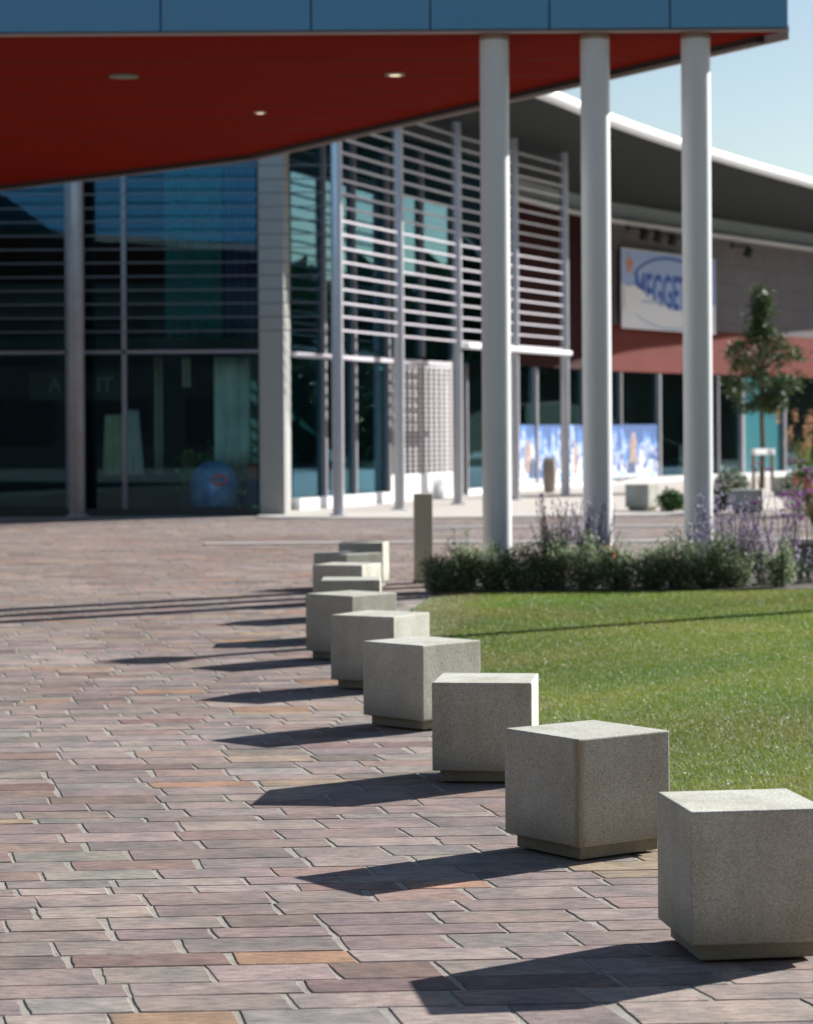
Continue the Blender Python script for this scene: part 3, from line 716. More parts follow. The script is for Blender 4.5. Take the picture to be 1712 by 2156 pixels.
o1 = ell(.5, .48, .475, .46, math.pi, 2 * math.pi, 40); o2 = ell(.5, .48, .47, .445, math.pi, 2 * math.pi, 40)
bpoly('lower_arc', o1 + o2[::-1], .028, M['bpale'])
star = []
for i in range(10):
    rr = (.05, .022)[i % 2]; a_ = math.pi / 2 + i * math.pi / 5; star.append((.075 + rr * math.cos(a_) , .80 + rr * 2.6 * math.sin(a_) * (1.35 if i % 2 == 0 else 1)))
bpoly('star', star, .028, M['borange'])
def text_mesh(txt, u0, u1, v0, v1, o, m, name, shear=0., parent=None, P=None):
    cu = bpy.data.curves.new('tmp_text', 'FONT'); cu.body = txt; cu.size = 1; cu.extrude = 0; cu.offset = .022
    to = bpy.data.objects.new('tmp_text', cu); COL.objects.link(to)
    bpy.context.view_layer.update()
    dg = bpy.context.evaluated_depsgraph_get(); me = bpy.data.meshes.new_from_object(to.evaluated_get(dg))
    vs = [v.co.copy() for v in me.vertices]; fs = [tuple(p.vertices) for p in me.polygons]
    bpy.data.objects.remove(to); bpy.data.curves.remove(cu); bpy.data.meshes.remove(me)
    x0 = min(v.x for v in vs); x1 = max(v.x for v in vs); y0 = min(v.y for v in vs); y1 = max(v.y for v in vs)
    b = MB(); b.add([P(u0 + (u1 - u0) * (v.x - x0) / (x1 - x0), v0 + (v1 - v0) * (v.y - y0) / (y1 - y0), o) for v in vs], fs)
    ob = b.build(name, m, parent); sm = ob.modifiers.new('thick', 'SOLIDIFY'); sm.thickness = .006; return ob
text_mesh('MEGGET', .135, .68, 0.27, .72, .034, M['bblue'], 'lettering', parent=BN, P=BP)
# sunlit lower part of the banner, painted white over the letter feet
bpoly('sunlit_patch', [(.02, .20), (.98, .08), (.98, .17), (.80, .19), (.68, .21), (.62, .20), (.56, .26), (.49, .27), (.44, .33), (.40, .31), (.34, .37), (.26, .40), (.22, .47), (.12, .55), (.02, .52)], .044, M['bwhite'])
for k, (u, w_) in enumerate(((.19, .02), (.217, .03), (.255, .018), (.28, .026), (.314, .02), (.345, .03), (.385, .02), (.412, .024))):
    bpoly('small_mark', [(u, .335), (u + w_, .335), (u + w_, .365), (u, .365)], .052, M['bpale'])

# spotlights above it
sp_lab = ['dark spotlight on an arm above the left corner of the banner', 'second dark arm spotlight from the left above the banner',
          'middle dark arm spotlight of the five above the banner', 'fourth dark arm spotlight from the left above the banner',
          'dark arm spotlight half behind the rightmost column above the banner', 'dark arm spotlight on the shaded upper wall right of the rightmost column']
for i, (x, y) in enumerate(((1310, 494), (1339, 499), (1370, 506), (1399, 513), (1428, 520), (1530, 531))):
    s_ = s_at_x(x + 12); pw, dd, n_ = frame_at(s_, 0.0)
    z = at(x, y, Y=pw.y).z
    hd = pw + n_ * .62; 
    t = thing('spotlight', (hd.x, hd.y, z), sp_lab[i], 'spotlight', 'arm spotlights over the banner')
    b = MB(); b.tube([(hd.x, hd.y, z + .12), (hd.x - n_.x * .12, hd.y - n_.y * .12, z - .16)], [.10, .15], 14); b.build('lamp_head', M['black'], t, smooth=True)
    b = MB(); b.tube([(hd.x, hd.y, z + .14), (pw.x + n_.x * .02, pw.y + n_.y * .02, z + .20)], .022, 8); b.tube([(pw.x, pw.y, z + .20), (pw.x + n_.x * .05, pw.y + n_.y * .05, z + .20)], .09, 12); b.build('arm', M['black'], t)

# posters behind the storefront glass
def poster_mat(seed):
    m = bpy.data.materials.new('poster_print'); m.use_nodes = True
    n = m.node_tree.nodes; l = m.node_tree.links; bb = n['Principled BSDF']; bb.inputs['Roughness'].default_value = .5
    tc = n.new('ShaderNodeTexCoord'); no = n.new('ShaderNodeTexNoise'); no.noise_dimensions = '4D'; no.inputs['W'].default_value = seed
    no.inputs['Scale'].default_value = 2.1; no.inputs['Detail'].default_value = 3.5
    mp = n.new('ShaderNodeMapping'); mp.inputs['Scale'].default_value = (1.3, 1.3, .8); l.new(tc.outputs['Object'], mp.inputs[0]); l.new(mp.outputs[0], no.inputs['Vector'])
    sp = n.new('ShaderNodeSeparateXYZ'); l.new(tc.outputs['Object'], sp.inputs[0])
    ad = n.new('ShaderNodeMath'); ad.operation = 'MULTIPLY_ADD'; ad.inputs[1].default_value = -.30; l.new(sp.outputs[2], ad.inputs[0]); l.new(no.outputs['Fac'], ad.inputs[2])
    rp = n.new('ShaderNodeValToRGB'); rp.color_ramp.interpolation = 'CONSTANT'
    cr = rp.color_ramp; cr.elements[0].position = 0; cr.elements[0].color = (.02, .09, .30, 1); cr.elements[1].position = .13; cr.elements[1].color = (.05, .20, .55, 1)
    for p_, c_ in ((.22, (.42, .50, .68)), (.29, (.03, .10, .32)), (.36, (.70, .72, .80)), (.46, (.10, .42, .72)), (.50, (.80, .78, .82))):
        e = cr.elements.new(p_); e.color = (*c_, 1)
    l.new(ad.outputs[0], rp.inputs[0]); l.new(rp.outputs[0], bb.inputs['Base Color'])
    return m
M['tan'] = mat('poster_tan', (.20, .11, .08), .6, noise=(7, .8, (.55, .42, .36)))
M['navy'] = mat('poster_navy', (.02, .05, .16), .6, noise=(3, .4, (.03, .08, .2)))
plab = ['blue and white picture poster in the shop window between the first two columns', 'blue and white picture poster behind the middle column and litter bin', 'blue and white poster with a tan figure between middle and right columns']
for i, (xa, xb) in enumerate(((1084, 1124), (1128, 1222), (1232, 1380))):
    a, _, n_ = frame_at(s_at_x(xa), .06); c, _, _ = frame_at(s_at_x(xb), .06)
    t = thing('window_poster', (a.x, a.y, .17), plab[i], 'poster', 'posters along the shop window')
    b = MB(); b.beam((a.x, a.y, .93), (c.x, c.y, .93), .02, 1.5); b.build('print', poster_mat(3.3 + i * 2.1), t)
    dd = (c - a)
    for f, h0, h1, mm, wd in (((.5, .35, 1.25, 'tan', .5), (.72, .2, .75, 'navy', .6)) if i == 0 else ((.30, .3, .8, 'navy', .5), (.8, .25, 1.2, 'tan', .3)) if i == 1 else ((.62, .5, 1.4, 'tan', .55), (.60, .2, .6, 'navy', .6), (.25, .7, 1.3, 'navy', .5))):
        p = a + dd * f + n_ * .016; ds = dd.normalized()
        out = [(-.5, 0), (.5, 0), (.42, .45), (.5, .7), (.2, .78), (.24, .9), (0, 1), (-.24, .9), (-.2, .78), (-.5, .7), (-.42, .45)]
        b = MB(); vs = [p + ds * (u * wd) + Vector((0, 0, h0 + .1 + v * (h1 - h0))) for u, v in out]; vs2 = [v + n_ * .004 for v in vs]
        m_ = len(out); b.add(vs + vs2, [tuple(range(m_)), tuple(reversed(range(m_, 2 * m_)))] + [(k, k + m_, (k + 1) % m_ + m_, (k + 1) % m_) for k in range(m_)])
        b.build('printed_figure', M[mm], t, recalc=True)

# litter bin
p = at(1157, 1037, z=0); p = Vector((p.x, 60.2, 0)); p.x = at(1157, 1000, Y=60.2).x
t = thing('litter_bin', (p.x, p.y, .022), 'tan barrel-shaped litter bin standing before the shop window posters', 'litter bin')
b = MB(); b.lathe((0, 0, 0), [(.11, 0), (.14, .10), (.165, .4), (.165, .6), (.15, .78)], 24); q = b.build('drum', mat('bin_stone', (.36, .30, .25), .7, noise=(12, .4, (.3, .25, .2))), None, smooth=True); q.parent = t
b = MB(); b.lathe((0, 0, 0), [(.155, .78), (.16, .83), (.10, .86)], 24); q = b.build('rim', M['galv'], None, smooth=True); q.parent = t

# ------------------------------------------------------------------ things inside the left shop window
YI = 46.9
def put(name, label, cat, parts, loc, group=None):
    t = thing(name, loc, label, cat, group)
    for nm, mb, m in parts: mb.build(nm, m, t, smooth=False)
    return t
def wavy(x0, x1, y, z0, z1, amp=.05, n_=24, waves=5, flare=0.):
    b = MB(); vs = []; 
    for k in range(7):
        v = k / 6; z = z0 + (z1 - z0) * v; wd = 1 + flare * (1 - v)
        for i in range(n_ + 1):
            u = i / n_; xm = (x0 + x1) / 2 + (u - .5) * (x1 - x0) * wd
            vs.append((xm, y + amp * math.sin(u * waves * 2 * math.pi), z))
    b.add(vs, [(k * (n_ + 1) + i, k * (n_ + 1) + i + 1, (k + 1) * (n_ + 1) + i + 1, (k + 1) * (n_ + 1) + i) for k in range(6) for i in range(n_)]); return b
def X(x, Y=YI): return at(x, 900, Y=Y).x
def Zz(y, Y=YI): return at(400, y, Y=Y).z
cl = [('curtain', 'teal curtain hanging in the upper left shop window', 'curtain', 350, 470, 352, 735, (.012, .10, .10), YI, 0, 7),
      ('curtain', 'dark blue-green curtain at the right of the upper shop window', 'curtain', 475, 540, 352, 735, (.015, .03, .075), YI, 0, 4),
      ('display_cloth', 'pale grey-green cloth panel hanging beside the corner pier', 'cloth', 452, 528, 752, 985, (.17, .23, .19), YI, 0, 3),
      ('display_cloth', 'narrow pale cloth strip hanging in the lower shop window', 'cloth', 326, 343, 752, 1000, (.10, .105, .085), YI + .3, 0, 1),
      ('display_cloth', 'short pale cloth strip hanging near the top of the lower window', 'cloth', 385, 402, 752, 815, (.12, .14, .11), YI + .3, 0, 1),
      ('display_dress', 'pale flared dress on show just right of the slim mullion', 'dress', 268, 292, 862, 1000, (.23, .26, .20), YI, .9, 3),
      ('display_dress', 'cream dress on show left of the slim mullion', 'dress', 222, 256, 872, 1000, (.24, .20, .14), YI, .3, 3)]
for nm, lb, ct_, x0, x1, y0, y1, col_, Yd, fl, wv in cl:
    t = thing(nm, (X(x0, Yd), Yd, Zz(y1, Yd)), lb, ct_)
    col_ = tuple(min(.85, c * (1.7 if nm == 'curtain' else 4.2)) for c in col_); b = wavy(X(x0, Yd), X(x1, Yd), Yd, Zz(y1, Yd), Zz(y0, Yd), .04, 28, wv, fl); q = b.build('fabric', mat(nm + '_fabric', col_, .9, noise=(2.5, .6, tuple(c * .55 for c in col_))), t, smooth=True)
    if q: 
        sm = q.modifiers.new('thick', 'SOLIDIFY'); sm.thickness = .006
    b = MB(); b.tube([(X(x0, Yd) - .02, Yd, Zz(y0, Yd) + .02), (X(x1, Yd) + .02, Yd, Zz(y0, Yd) + .02)], .012, 8); b.build('hanging_rail', M['black'], t)
# blue inflatable-looking round display
p = (X(452), YI - .25, .17)
t = thing('display_pool', p, 'round blue bowl-shaped display with a red ring standing low in the shop window', 'display')
b = MB(); b.lathe(p, [(.40, 0), (.44, .12), (.46, .4), (.40, .66), (.22, .80), (.05, .84)], 28); b.build('bowl', mat('blue_vinyl', (.03, .15, .50), .4, noise=(4, .9, (.25, .45, .75))), t, smooth=True)
b = MB(); pr = []
for k in range(17):
    a_ = k / 16 * 2 * math.pi; pr.append((p[0] + .14 + .12 * math.cos(a_), p[1] - .46, p[2] + .50 + .09 * math.sin(a_)))
b.tube(pr, .02, 6); b.build('red_ring', mat('red_vinyl', (.45, .06, .06), .4, noise=(4, .3, (.5, .1, .1))), t)
p = (X(533), YI - .2, .17)
t = thing('display_box', p, 'small red box on a dark blue stand beside the corner pier', 'box')
b = MB(); b.box((p[0], p[1], p[2] + .25), (.24, .2, .5)); b.build('stand', M['navy'], t, bevel=.01)
b = MB(); b.box((p[0], p[1], p[2] + .66), (.16, .16, .30), .3); b.build('box', mat('red_card', (.40, .05, .03), .5, noise=(4, .3, (.3, .04, .03))), t, bevel=.01)
def potted(xp, label, hgt, cols, sz):
    p = (X(xp), YI + .35, .05)
    t = thing('potted_plant', p, label, 'potted plant')
    b = MB(); b.lathe(p, [(.12, 0), (.17, .3), (.18, .32)], 18); b.build('pot', M['navy'], t)
    b = MB(); cs = [(p[0] + rng.normal() * sz, p[1] + rng.normal() * sz * .5, p[2] + .35 + rng.uniform(0, 1) * hgt) for _ in range(260)]
    leaves(b, cs, .12, cols); b.build('foliage', M['leaf'], t)
def leaves(mb, centers, size, cols, up=.3, aspect=.45, seedr=None):
    for c in centers:
        a = rng.uniform(0, 2 * math.pi); t_ = rng.uniform(-.9, 1.2)
        dr = Vector((math.cos(a) * math.cos(t_), math.sin(a) * math.cos(t_), math.sin(t_) * .8 + up)).normalized()
        sd = dr.cross(Vector((rng.normal(), rng.normal(), rng.normal()))).normalized()
        L = size * rng.uniform(.6, 1.3); wd = L * aspect
        c = Vector(c); cc = cols[int(rng.integers(len(cols)))]; k = rng.uniform(.75, 1.25); cc = tuple(x * k for x in cc)
        mb.poly([c, c + dr * L * .5 + sd * wd / 2, c + dr * L, c + dr * L * .5 - sd * wd / 2], cc)
potted(455, 'bright green leafy plant behind the round blue display in the shop window', .95, [(.20, .42, .08), (.12, .30, .05)], .16)
potted(395, 'yellow-green plant left of the round blue display in the shop window', .75, [(.28, .36, .08), (.14, .22, .05)], .10)
potted(515, 'dark green plant between the blue display and the corner pier', .85, [(.10, .20, .06), (.30, .22, .12)], .08)
# dark name board behind the glass with pale letters
bx0, bx1 = X(62), X(255); bz0, bz1 = Zz(842), Zz(782)
t = thing('shop_board', (bx0, YI, bz0), 'black board with dim grey-green letters behind the left window', 'sign')
b = MB(); b.box(((bx0 + bx1) / 2, YI, (bz0 + bz1) / 2), (bx1 - bx0, .05, bz1 - bz0)); b.build('board', M['black'], t)
mlt = mat('dim_letters', (.16, .21, .18), .7, noise=(4, .3, (.1, .14, .12)))
BPs = lambda u, v, o: Vector((u, YI - .03 - o, v))
text_mesh('A', X(103), X(130), Zz(823), Zz(792), .004, mlt, 'letter', parent=t, P=BPs)
text_mesh('I', X(196 - 52), X(201 - 52), Zz(823), Zz(792), .004, mlt, 'letter', parent=t, P=BPs)
text_mesh('IT', X(205), X(240), Zz(823), Zz(792), .004, mlt, 'letter', parent=t, P=BPs)

# ------------------------------------------------------------------ vegetation
GREY_G = [(.15, .21, .10), (.20, .26, .14), (.28, .34, .21), (.09, .14, .06), (.40, .44, .31)]
def shrub(x, y, wd, ht, label, dens=1., cols=GREY_G, Yoff=0., name='shrub', grp='shrubs along the far edge of the lawn', lsz=.035, cat='shrub'):
    p = at(x, y, z=0); p.y += Yoff; p.x *= 1 + Yoff / max(p.y, 1)
    t = thing(name, (p.x, p.y, .02), label, cat, grp)
    mb = MB(); st = MB()
    ncl = int(34 * dens)
    tips = []
    for i in range(ncl):
        a = rng.uniform(0, 2 * math.pi); rr = math.sqrt(rng.uniform(0, 1)) * wd / 2
        h = ht * (1 - .35 * (rr / (wd / 2)) ** 2) * (rng.uniform(.6, 1.02) if rng.random() < .8 else rng.uniform(1.02, 1.3))
        base = Vector((p.x + rr * .35 * math.cos(a), p.y + rr * .35 * math.sin(a), .02)); tip = Vector((p.x + rr * math.cos(a), p.y + rr * math.sin(a), h))
        mid = (base + tip) / 2 + Vector((rng.normal() * .02, rng.normal() * .02, 0))
        st.tube([base, mid, tip], [.006, .004, .002], 5, cap=False)
        n_ = int(rng.integers(45, 125))
        cs = []
        for k in range(n_):
            f = rng.uniform(.05, 1) ** .75
            q = base + (tip - base) * f + Vector((rng.normal(), rng.normal(), rng.normal())) * (.028 + .03 * (1 - f))
            if q.z < .03: q.z = .03 + abs(rng.normal()) * .02
            cs.append(q)
        leaves(mb, cs, lsz, cols, up=.5)
    mb.build('foliage', M['leaf_grey'], t); st.build('stems', M['bark'], t)
    return t
sh = [(925, 1252, .36, .34, 'low green shrub at the left end of the row beside the stone bollard'),
      (975, 1251, .46, .50, 'grey-green shrub with a pointed top just left of the first column'),
      (1040, 1250, .44, .46, 'dense grey-green shrub at the foot of the leftmost column'),
      (1102, 1250, .42, .46, 'small rounded shrub just right of the leftmost column'),
      (1165, 1249, .50, .55, 'full grey-green shrub below the dark purple spikes'),
      (1235, 1249, .48, .50, 'grey-green shrub at the foot of the middle column'),
      (1305, 1249, .42, .44, 'dark shrub tangled with the orange leaves'),
      (1368, 1248, .42, .46, 'dark green shrub midway between middle and right columns'),
      (1430, 1248, .48, .56, 'tall leafy shrub just left of the rightmost column'),
      (1492, 1247, .44, .52, 'shaded shrub at the foot of the rightmost column'),
      (1552, 1246, .42, .44, 'loose green shrub right of the rightmost column'),
      (1640, 1245, .34, .46, 'thin green shrub near the right edge of the picture')]
for i, (x, y, wd, ht, lb) in enumerate(sh): shrub(x, y, wd, ht, lb, dens=1.15 if i < 10 else .6, Yoff=.30)
# second line behind hides the column feet
def spikes(x, y, wd, ht, n_, label, cols, Yoff=.9, lean=.0, name='flower_spikes', grp='spiky flowering plants in the bed', fl=(.45, 1.0), dense=26, cat='flowering plant', leafc=((.10, .14, .08),)):
    p = at(x, y, z=0); p = Vector((p.x * (p.y + Yoff) / p.y, p.y + Yoff, 0))
    t = thing(name, (p.x, p.y, .02), label, cat, grp)
    st = MB(); lf = MB()
    for i in range(n_):
        fm = MB()
        a = rng.uniform(0, 2 * math.pi); rr = math.sqrt(rng.uniform(0, 1)) * wd / 2; h = ht * rng.uniform(.6, 1.05)
        base = Vector((p.x + rr * .4 * math.cos(a), p.y + rr * .4 * math.sin(a), .02)); tip = Vector((p.x + rr * 1.25 * math.cos(a) + lean * h, p.y + rr * math.sin(a), h))
        mid = base * .45 + tip * .55 + Vector((rng.normal() * .02, 0, .03))
        st.tube([base, mid, tip], [.005, .004, .002], 5, cap=False)
        cs = []
        for k in range(dense):
            f = rng.uniform(*fl); q = (mid * (1 - f) * 2 + base * 0) if False else base.lerp(tip, f)
            cs.append(q + Vector((rng.normal(), rng.normal(), rng.normal())) * .010)
        leaves(fm, cs, .022, cols, up=.4, aspect=.7); fm.build('flower_spike', M['flower'], t)
        leaves(lf, [base.lerp(tip, rng.uniform(.05, .5)) + Vector((rng.normal(), rng.normal(), rng.normal())) * .03 for _ in range(24)], .04, leafc, up=.4)
    st.build('stems', mat('spike_stem', (.14, .13, .12), .8, noise=(9, .3, (.1, .12, .08))), t); lf.build('foliage', M['leaf'], t)
PUR = [(.46, .39, .58), (.38, .31, .50), (.55, .48, .64), (.30, .25, .38)]
DPUR = [(.13, .10, .18), (.18, .13, .24), (.10, .09, .12)]
spikes(1180, 1245, .62, .95, 34, 'dark purple flower spikes rising behind the shrubs left of the middle column', DPUR, Yoff=.7)
spikes(1250, 1245, .46, .88, 44, 'pale violet flower spikes leaning across the middle column', PUR, Yoff=.65, lean=-.03)
spikes(1462, 1243, .42, .72, 26, 'pale violet spikes around the foot of the rightmost column', PUR, Yoff=.6)
spikes(1545, 1243, .70, 1.0, 60, 'broad clump of tall violet flower spikes right of the rightmost column', PUR, Yoff=.9, lean=.03)
spikes(1620, 1243, .60, .80, 34, 'thin violet and green spikes near the right edge of the bed', PUR, Yoff=.7)
spikes(1690, 1243, .60, .52, 14, 'short violet spikes at the right edge behind the lawn', PUR, Yoff=.7)
VERB = [(.24, .10, .25), (.30, .15, .32), (.18, .07, .19)]
def verbena(x, y, wd, ht, n_, label, Yoff):
    p = at(x, y, z=0); p = Vector((p.x * (p.y + Yoff) / p.y, p.y + Yoff, 0))
    t = thing('verbena', (p.x, p.y, .02), label, 'flowering plant', 'magenta pompom flowers on thin stems')
    st = MB(); fm = MB()
    for i in range(n_):
        a = rng.uniform(0, 2 * math.pi); rr = math.sqrt(rng.uniform(0, 1)) * wd / 2; h = ht * rng.uniform(.45, 1.0)
        base = Vector((p.x + rr * .3 * math.cos(a), p.y + rr * .3 * math.sin(a), .02)); tip = Vector((p.x + rr * math.cos(a), p.y + rr * math.sin(a), h))
        st.tube([base, (base + tip) / 2 + Vector((rng.normal() * .02, 0, 0)), tip], [.005, .004, .003], 5, cap=False)
        for _ in range(3):
            fm = MB(); c = tip + Vector((rng.normal(), rng.normal(), rng.normal() * .5)) * .035
            leaves(fm, [c + Vector((rng.normal(), rng.normal(), rng.normal() * .6)) * .012 for _ in range(16)], .022, VERB, aspect=.9); fm.build('flower_head', M['flower'], t)
        leaves(st, [], .03, [(.1, .1, .05)])
    st.build('stems', mat('verbena_stem', (.08, .13, .05), .8, noise=(9, .3, (.1, .12, .06))), t)
verbena(1655, 1243, .60, 1.32, 12, 'tall magenta pompom flowers in front of the small distant cube', .7)
verbena(1705, 1243, .60, 1.2, 10, 'magenta pompom flowers at the right edge of the picture', .9)
# orange strap leaves
def straps(x, y, n_, ht, label, cols, Yoff, spread=.25, lean=0., name='orange_grass', flow=None):
    p = at(x, y, z=0); p = Vector((p.x * (p.y + Yoff) / p.y, p.y + Yoff, 0))
    t = thing(name, (p.x, p.y, .02), label, 'plant'); mb = MB()
    for i in range(n_):
        a = rng.uniform(0, 2 * math.pi); rr = spread * rng.uniform(.2, 1); h = ht * rng.uniform(.6, 1.05); cc = cols[int(rng.integers(len(cols)))]
        pts = []
        for k in range(5):
            f = k / 4; pts.append(Vector((p.x + rr * math.cos(a) * f ** 1.5 + lean * f * h, p.y + rr * math.sin(a) * f ** 1.5, .02 + h * (f - .18 * f * f))))
        wv = [.006, .010, .009, .006, .001]
        for k in range(4):
            s0, s1 = Vector((-math.sin(a), math.cos(a), 0)) * wv[k], Vector((-math.sin(a), math.cos(a), 0)) * wv[k + 1]
            mb.poly([pts[k] - s0, pts[k] + s0, pts[k + 1] + s1, pts[k + 1] - s1], cc)
    mb.build('blades', M['flower'], t)
    if flow:
        fm = MB()
        for i in range(flow[0]):
            c = Vector((p.x + rng.normal() * spread * .5 + lean * ht, p.y + rng.normal() * spread * .5, ht * rng.uniform(.6, 1.05)))
            leaves(fm, [c + Vector((0, 0, rng.uniform(-1, 1) * flow[2])) + Vector((rng.normal(), rng.normal(), rng.normal())) * .03 for _ in range(40)], .05, flow[1], up=.8)
        fm.build('plumes', M['flower'], t)
straps(1322, 1248, 16, .56, 'orange strap leaves poking from the shrubs right of the middle column', [(.55, .13, .05), (.6, .2, .1), (.2, .2, .06)], .25, .12, -.28)
# tree
def tree():
    Yt = 61.5; p = at(1604, 1020, Y=Yt); bx = p.x
    t = thing('young_tree', (bx, Yt, .02), 'slender young tree with a leafy pointed crown tied to a timber stake frame', 'tree')
    z0 = at(1604, 865, Y=Yt).z; zt = at(1608, 612, Y=Yt).z
    tr = MB(); tr.tube([(bx, Yt, 0), (bx + .03, Yt, 1.2), (bx, Yt, z0 + .2), (bx + .02, Yt, zt - 1.2), (bx + .05, Yt, zt - .3)], [.075, .065, .055, .03, .01], 10)
    mb = MB(); cols_ = [(.038, .075, .02), (.05, .095, .026), (.03, .058, .016), (.085, .13, .04)]
    H_ = zt - z0
    for i in range(150):
        f = rng.uniform(0, 1) ** 1.35; z = z0 + .05 + f * H_
        # crown outline: widest a third up, narrow spike on top
        prof = (1.0 if f < .50 else max(.16, 1 - (f - .50) / .18)) * (0.55 + min(1, f / .16) * .45)
        a = rng.uniform(0, 2 * math.pi); rr = (1.06 * prof) * math.sqrt(rng.uniform(.05, 1)) * rng.uniform(.7, 1.2)
        c = Vector((bx + rr * math.cos(a), Yt + rr * math.sin(a), z))
        tr.tube([(bx, Yt, max(z0, z - .5 * rr - .1)), (c + Vector((bx, Yt, z))) / 2 - Vector((0, 0, .06)), c], [.016, .010, .004], 5, cap=False)
        n_ = int(rng.integers(32, 60))
        leaves(mb, [c + Vector((rng.normal(), rng.normal(), rng.normal() * .8)) * .105 for _ in range(n_)], .10, cols_, up=0, aspect=.6)
    tr.build('trunk', M['bark'], t); mb.build('crown', M['leaf'], t)
    s = thing('tree_stake_frame', (bx, Yt - .35, .02), 'timber stake frame with a white cross rail round the young tree', 'tree stake')
    xa = at(1587, 1000, Y=Yt - .35).x; xb = at(1626, 1000, Y=Yt - .35).x
    for x in (xa, xb):
        b = MB(); b.tube([(x, Yt - .35, 0), (x, Yt - .35, 1.05)], .045, 10); b.build('stake', M['wood'], s)
    b = MB(); b.beam((xa - .06, Yt - .41, .98), (xb + .06, Yt - .41, .98), .03, .15); b.build('rail', mat('sunlit_rail', (.85, .85, .85), .6, noise=(9, .2, (.8, .8, .8)), trans=.75), s, bevel=.01)  # sun on the rail put into a pale translucent colour
tree()
BG = [(.05, .10, .025), (.08, .14, .04), (.035, .07, .02)]
def bush(x, y, wd, ht, label, cols, n_=1600, lsz=.07, Y=None):
    p = at(x, y, z=0) if Y is None else at(x, 950, Y=Y)
    t = thing('bush', (p.x, p.y, .02), label, 'bush', 'bushes beyond the columns'); mb = MB(); cs = []
    for _ in range(n_):
        v = Vector((rng.normal(), rng.normal(), rng.normal())).normalized(); r_ = rng.uniform(.55, 1.05)
        k = 1 + .18 * math.sin(5 * v.x + 3 * v.z) * math.cos(4 * v.y)
        cs.append((p.x + v.x * wd / 2 * r_ * k, p.y + v.y * wd / 2 * r_ * k, max(.03, ht / 2 + v.z * ht / 2 * r_ * k)))
    leaves(mb, cs, lsz, cols); mb.build('foliage', M['leaf'], t)
    st = MB(); 
    for k in range(6): st.tube([(p.x, p.y, 0), (p.x + rng.normal() * wd * .2, p.y + rng.normal() * wd * .2, ht * .7)], .01, 5)
    st.build('stems', M['bark'], t)
bush(1415, 1079, .50, .42, 'bright green rounded bush just right of the lone stone cube', [(.04, .12, .02), (.07, .17, .03), (.03, .08, .015)])
bush(1505, 1082, .60, .46, 'dark green rounded bush right of the rightmost column', BG)
bush(1540, 1068, .75, .78, 'grey-green round bush left of the staked tree', [(.09, .14, .08), (.13, .18, .11), (.06, .10, .05)], 2200)
bush(1700, 1050, .9, .95, 'dark green bush below the orange plumes at the right edge', BG, 2400, Y=44)
straps(1700, 1075, 60, 1.75, 'tall orange-plumed grass at the right edge of the picture', [(.20, .22, .07), (.12, .18, .05)], 0, .5, 0, 'plume_grass', (16, [(.36, .19, .10), (.40, .25, .14)], .12))
straps(1712, 1112, 50, .75, 'low rust-red leaved plant at the right edge below the plumes', [(.14, .06, .03), (.16, .10, .04), (.08, .08, .03)], 0, .5, 0, 'rust_plant', (7, [(.26, .07, .05), (.30, .12, .08)], .08))

# ------------------------------------------------------------------ unseen block and wood, added to cut sky fill and darken reflections
t = thing('added_dark_block', (0, -12, 0), 'unseen dark block added behind the viewpoint to cut sky fill and darken reflections', 'building')
mo = mat('dark_brown_render', (.035, .034, .033), .8, noise=(.5, .5, (.035, .032, .03)), bump=(30, .2))
b = MB(); b.box((-2, -17, 7.5), (84, 10, 15)); b.build('wall', mo, t)
b = MB(); b.box((-40, 10, 6.5), (10, 44, 13)); b.build('wing', mo, t)
b = MB(); b.box((-2, -17, 15.15), (85, 11, .3)); b.build('roof', M['black'], t)
for k in range(20):
    for z in (2.0, 5.4, 8.8, 12.2):
        x = -40 + k * 4.0; b = MB(); b.box((x, -11.98, z), (2.4, .08, 1.9)); b.build('window', M['black'], t)
# wood added outside the view on the right to darken glass reflections
mb = MB(); wc = [(.03, .05, .018), (.04, .065, .022), (.022, .04, .014)]
for i in range(9000):
    f = rng.uniform(0, 1); y = -30 + 290 * f; x = 46 + max(0, y - 150) * .22 + rng.uniform(-2.5, 5)
    hh = 10 + 2.5 * math.sin(y * .11) + 1.5 * math.sin(y * .31 + 1); z = rng.uniform(0, 1) ** .8 * hh
    leaves(mb, [(x, y, z)], 2.6, wc, up=0, aspect=.8)
o = mb.build('added_wood', M['leaf']); tag(o, 'dark line of woodland added out of view on the right to darken reflections', 'wood', kind='stuff')
# ------------------------------------------------------------------ lamp post (outside the view, its shadow crosses the lawn)
tipg = at(300, 1396, z=0); tipg = Vector((-2.0, 17.0, 0)); H_l = 4.6
bp_ = tipg + Vector((SUN.x, SUN.y, 0)) * (H_l / SUN.z)
t = thing('lamp_post', (bp_.x, bp_.y, .02), 'slim grey lamp post beside the lawn whose long thin shadow crosses the grass', 'lamp post')
b = MB(); b.tube([(bp_.x, bp_.y, 0), (bp_.x, bp_.y, 2), (bp_.x, bp_.y, H_l - .2)], [.10, .095, .085], 12); b.build('mast', M['galv'], t, smooth=True)
b = MB(); b.lathe((bp_.x, bp_.y, H_l - .25), [(.05, 0), (.24, .08), (.26, .16), (.05, .24)], 20); b.build('lamp_head', M['black'], t, smooth=True)

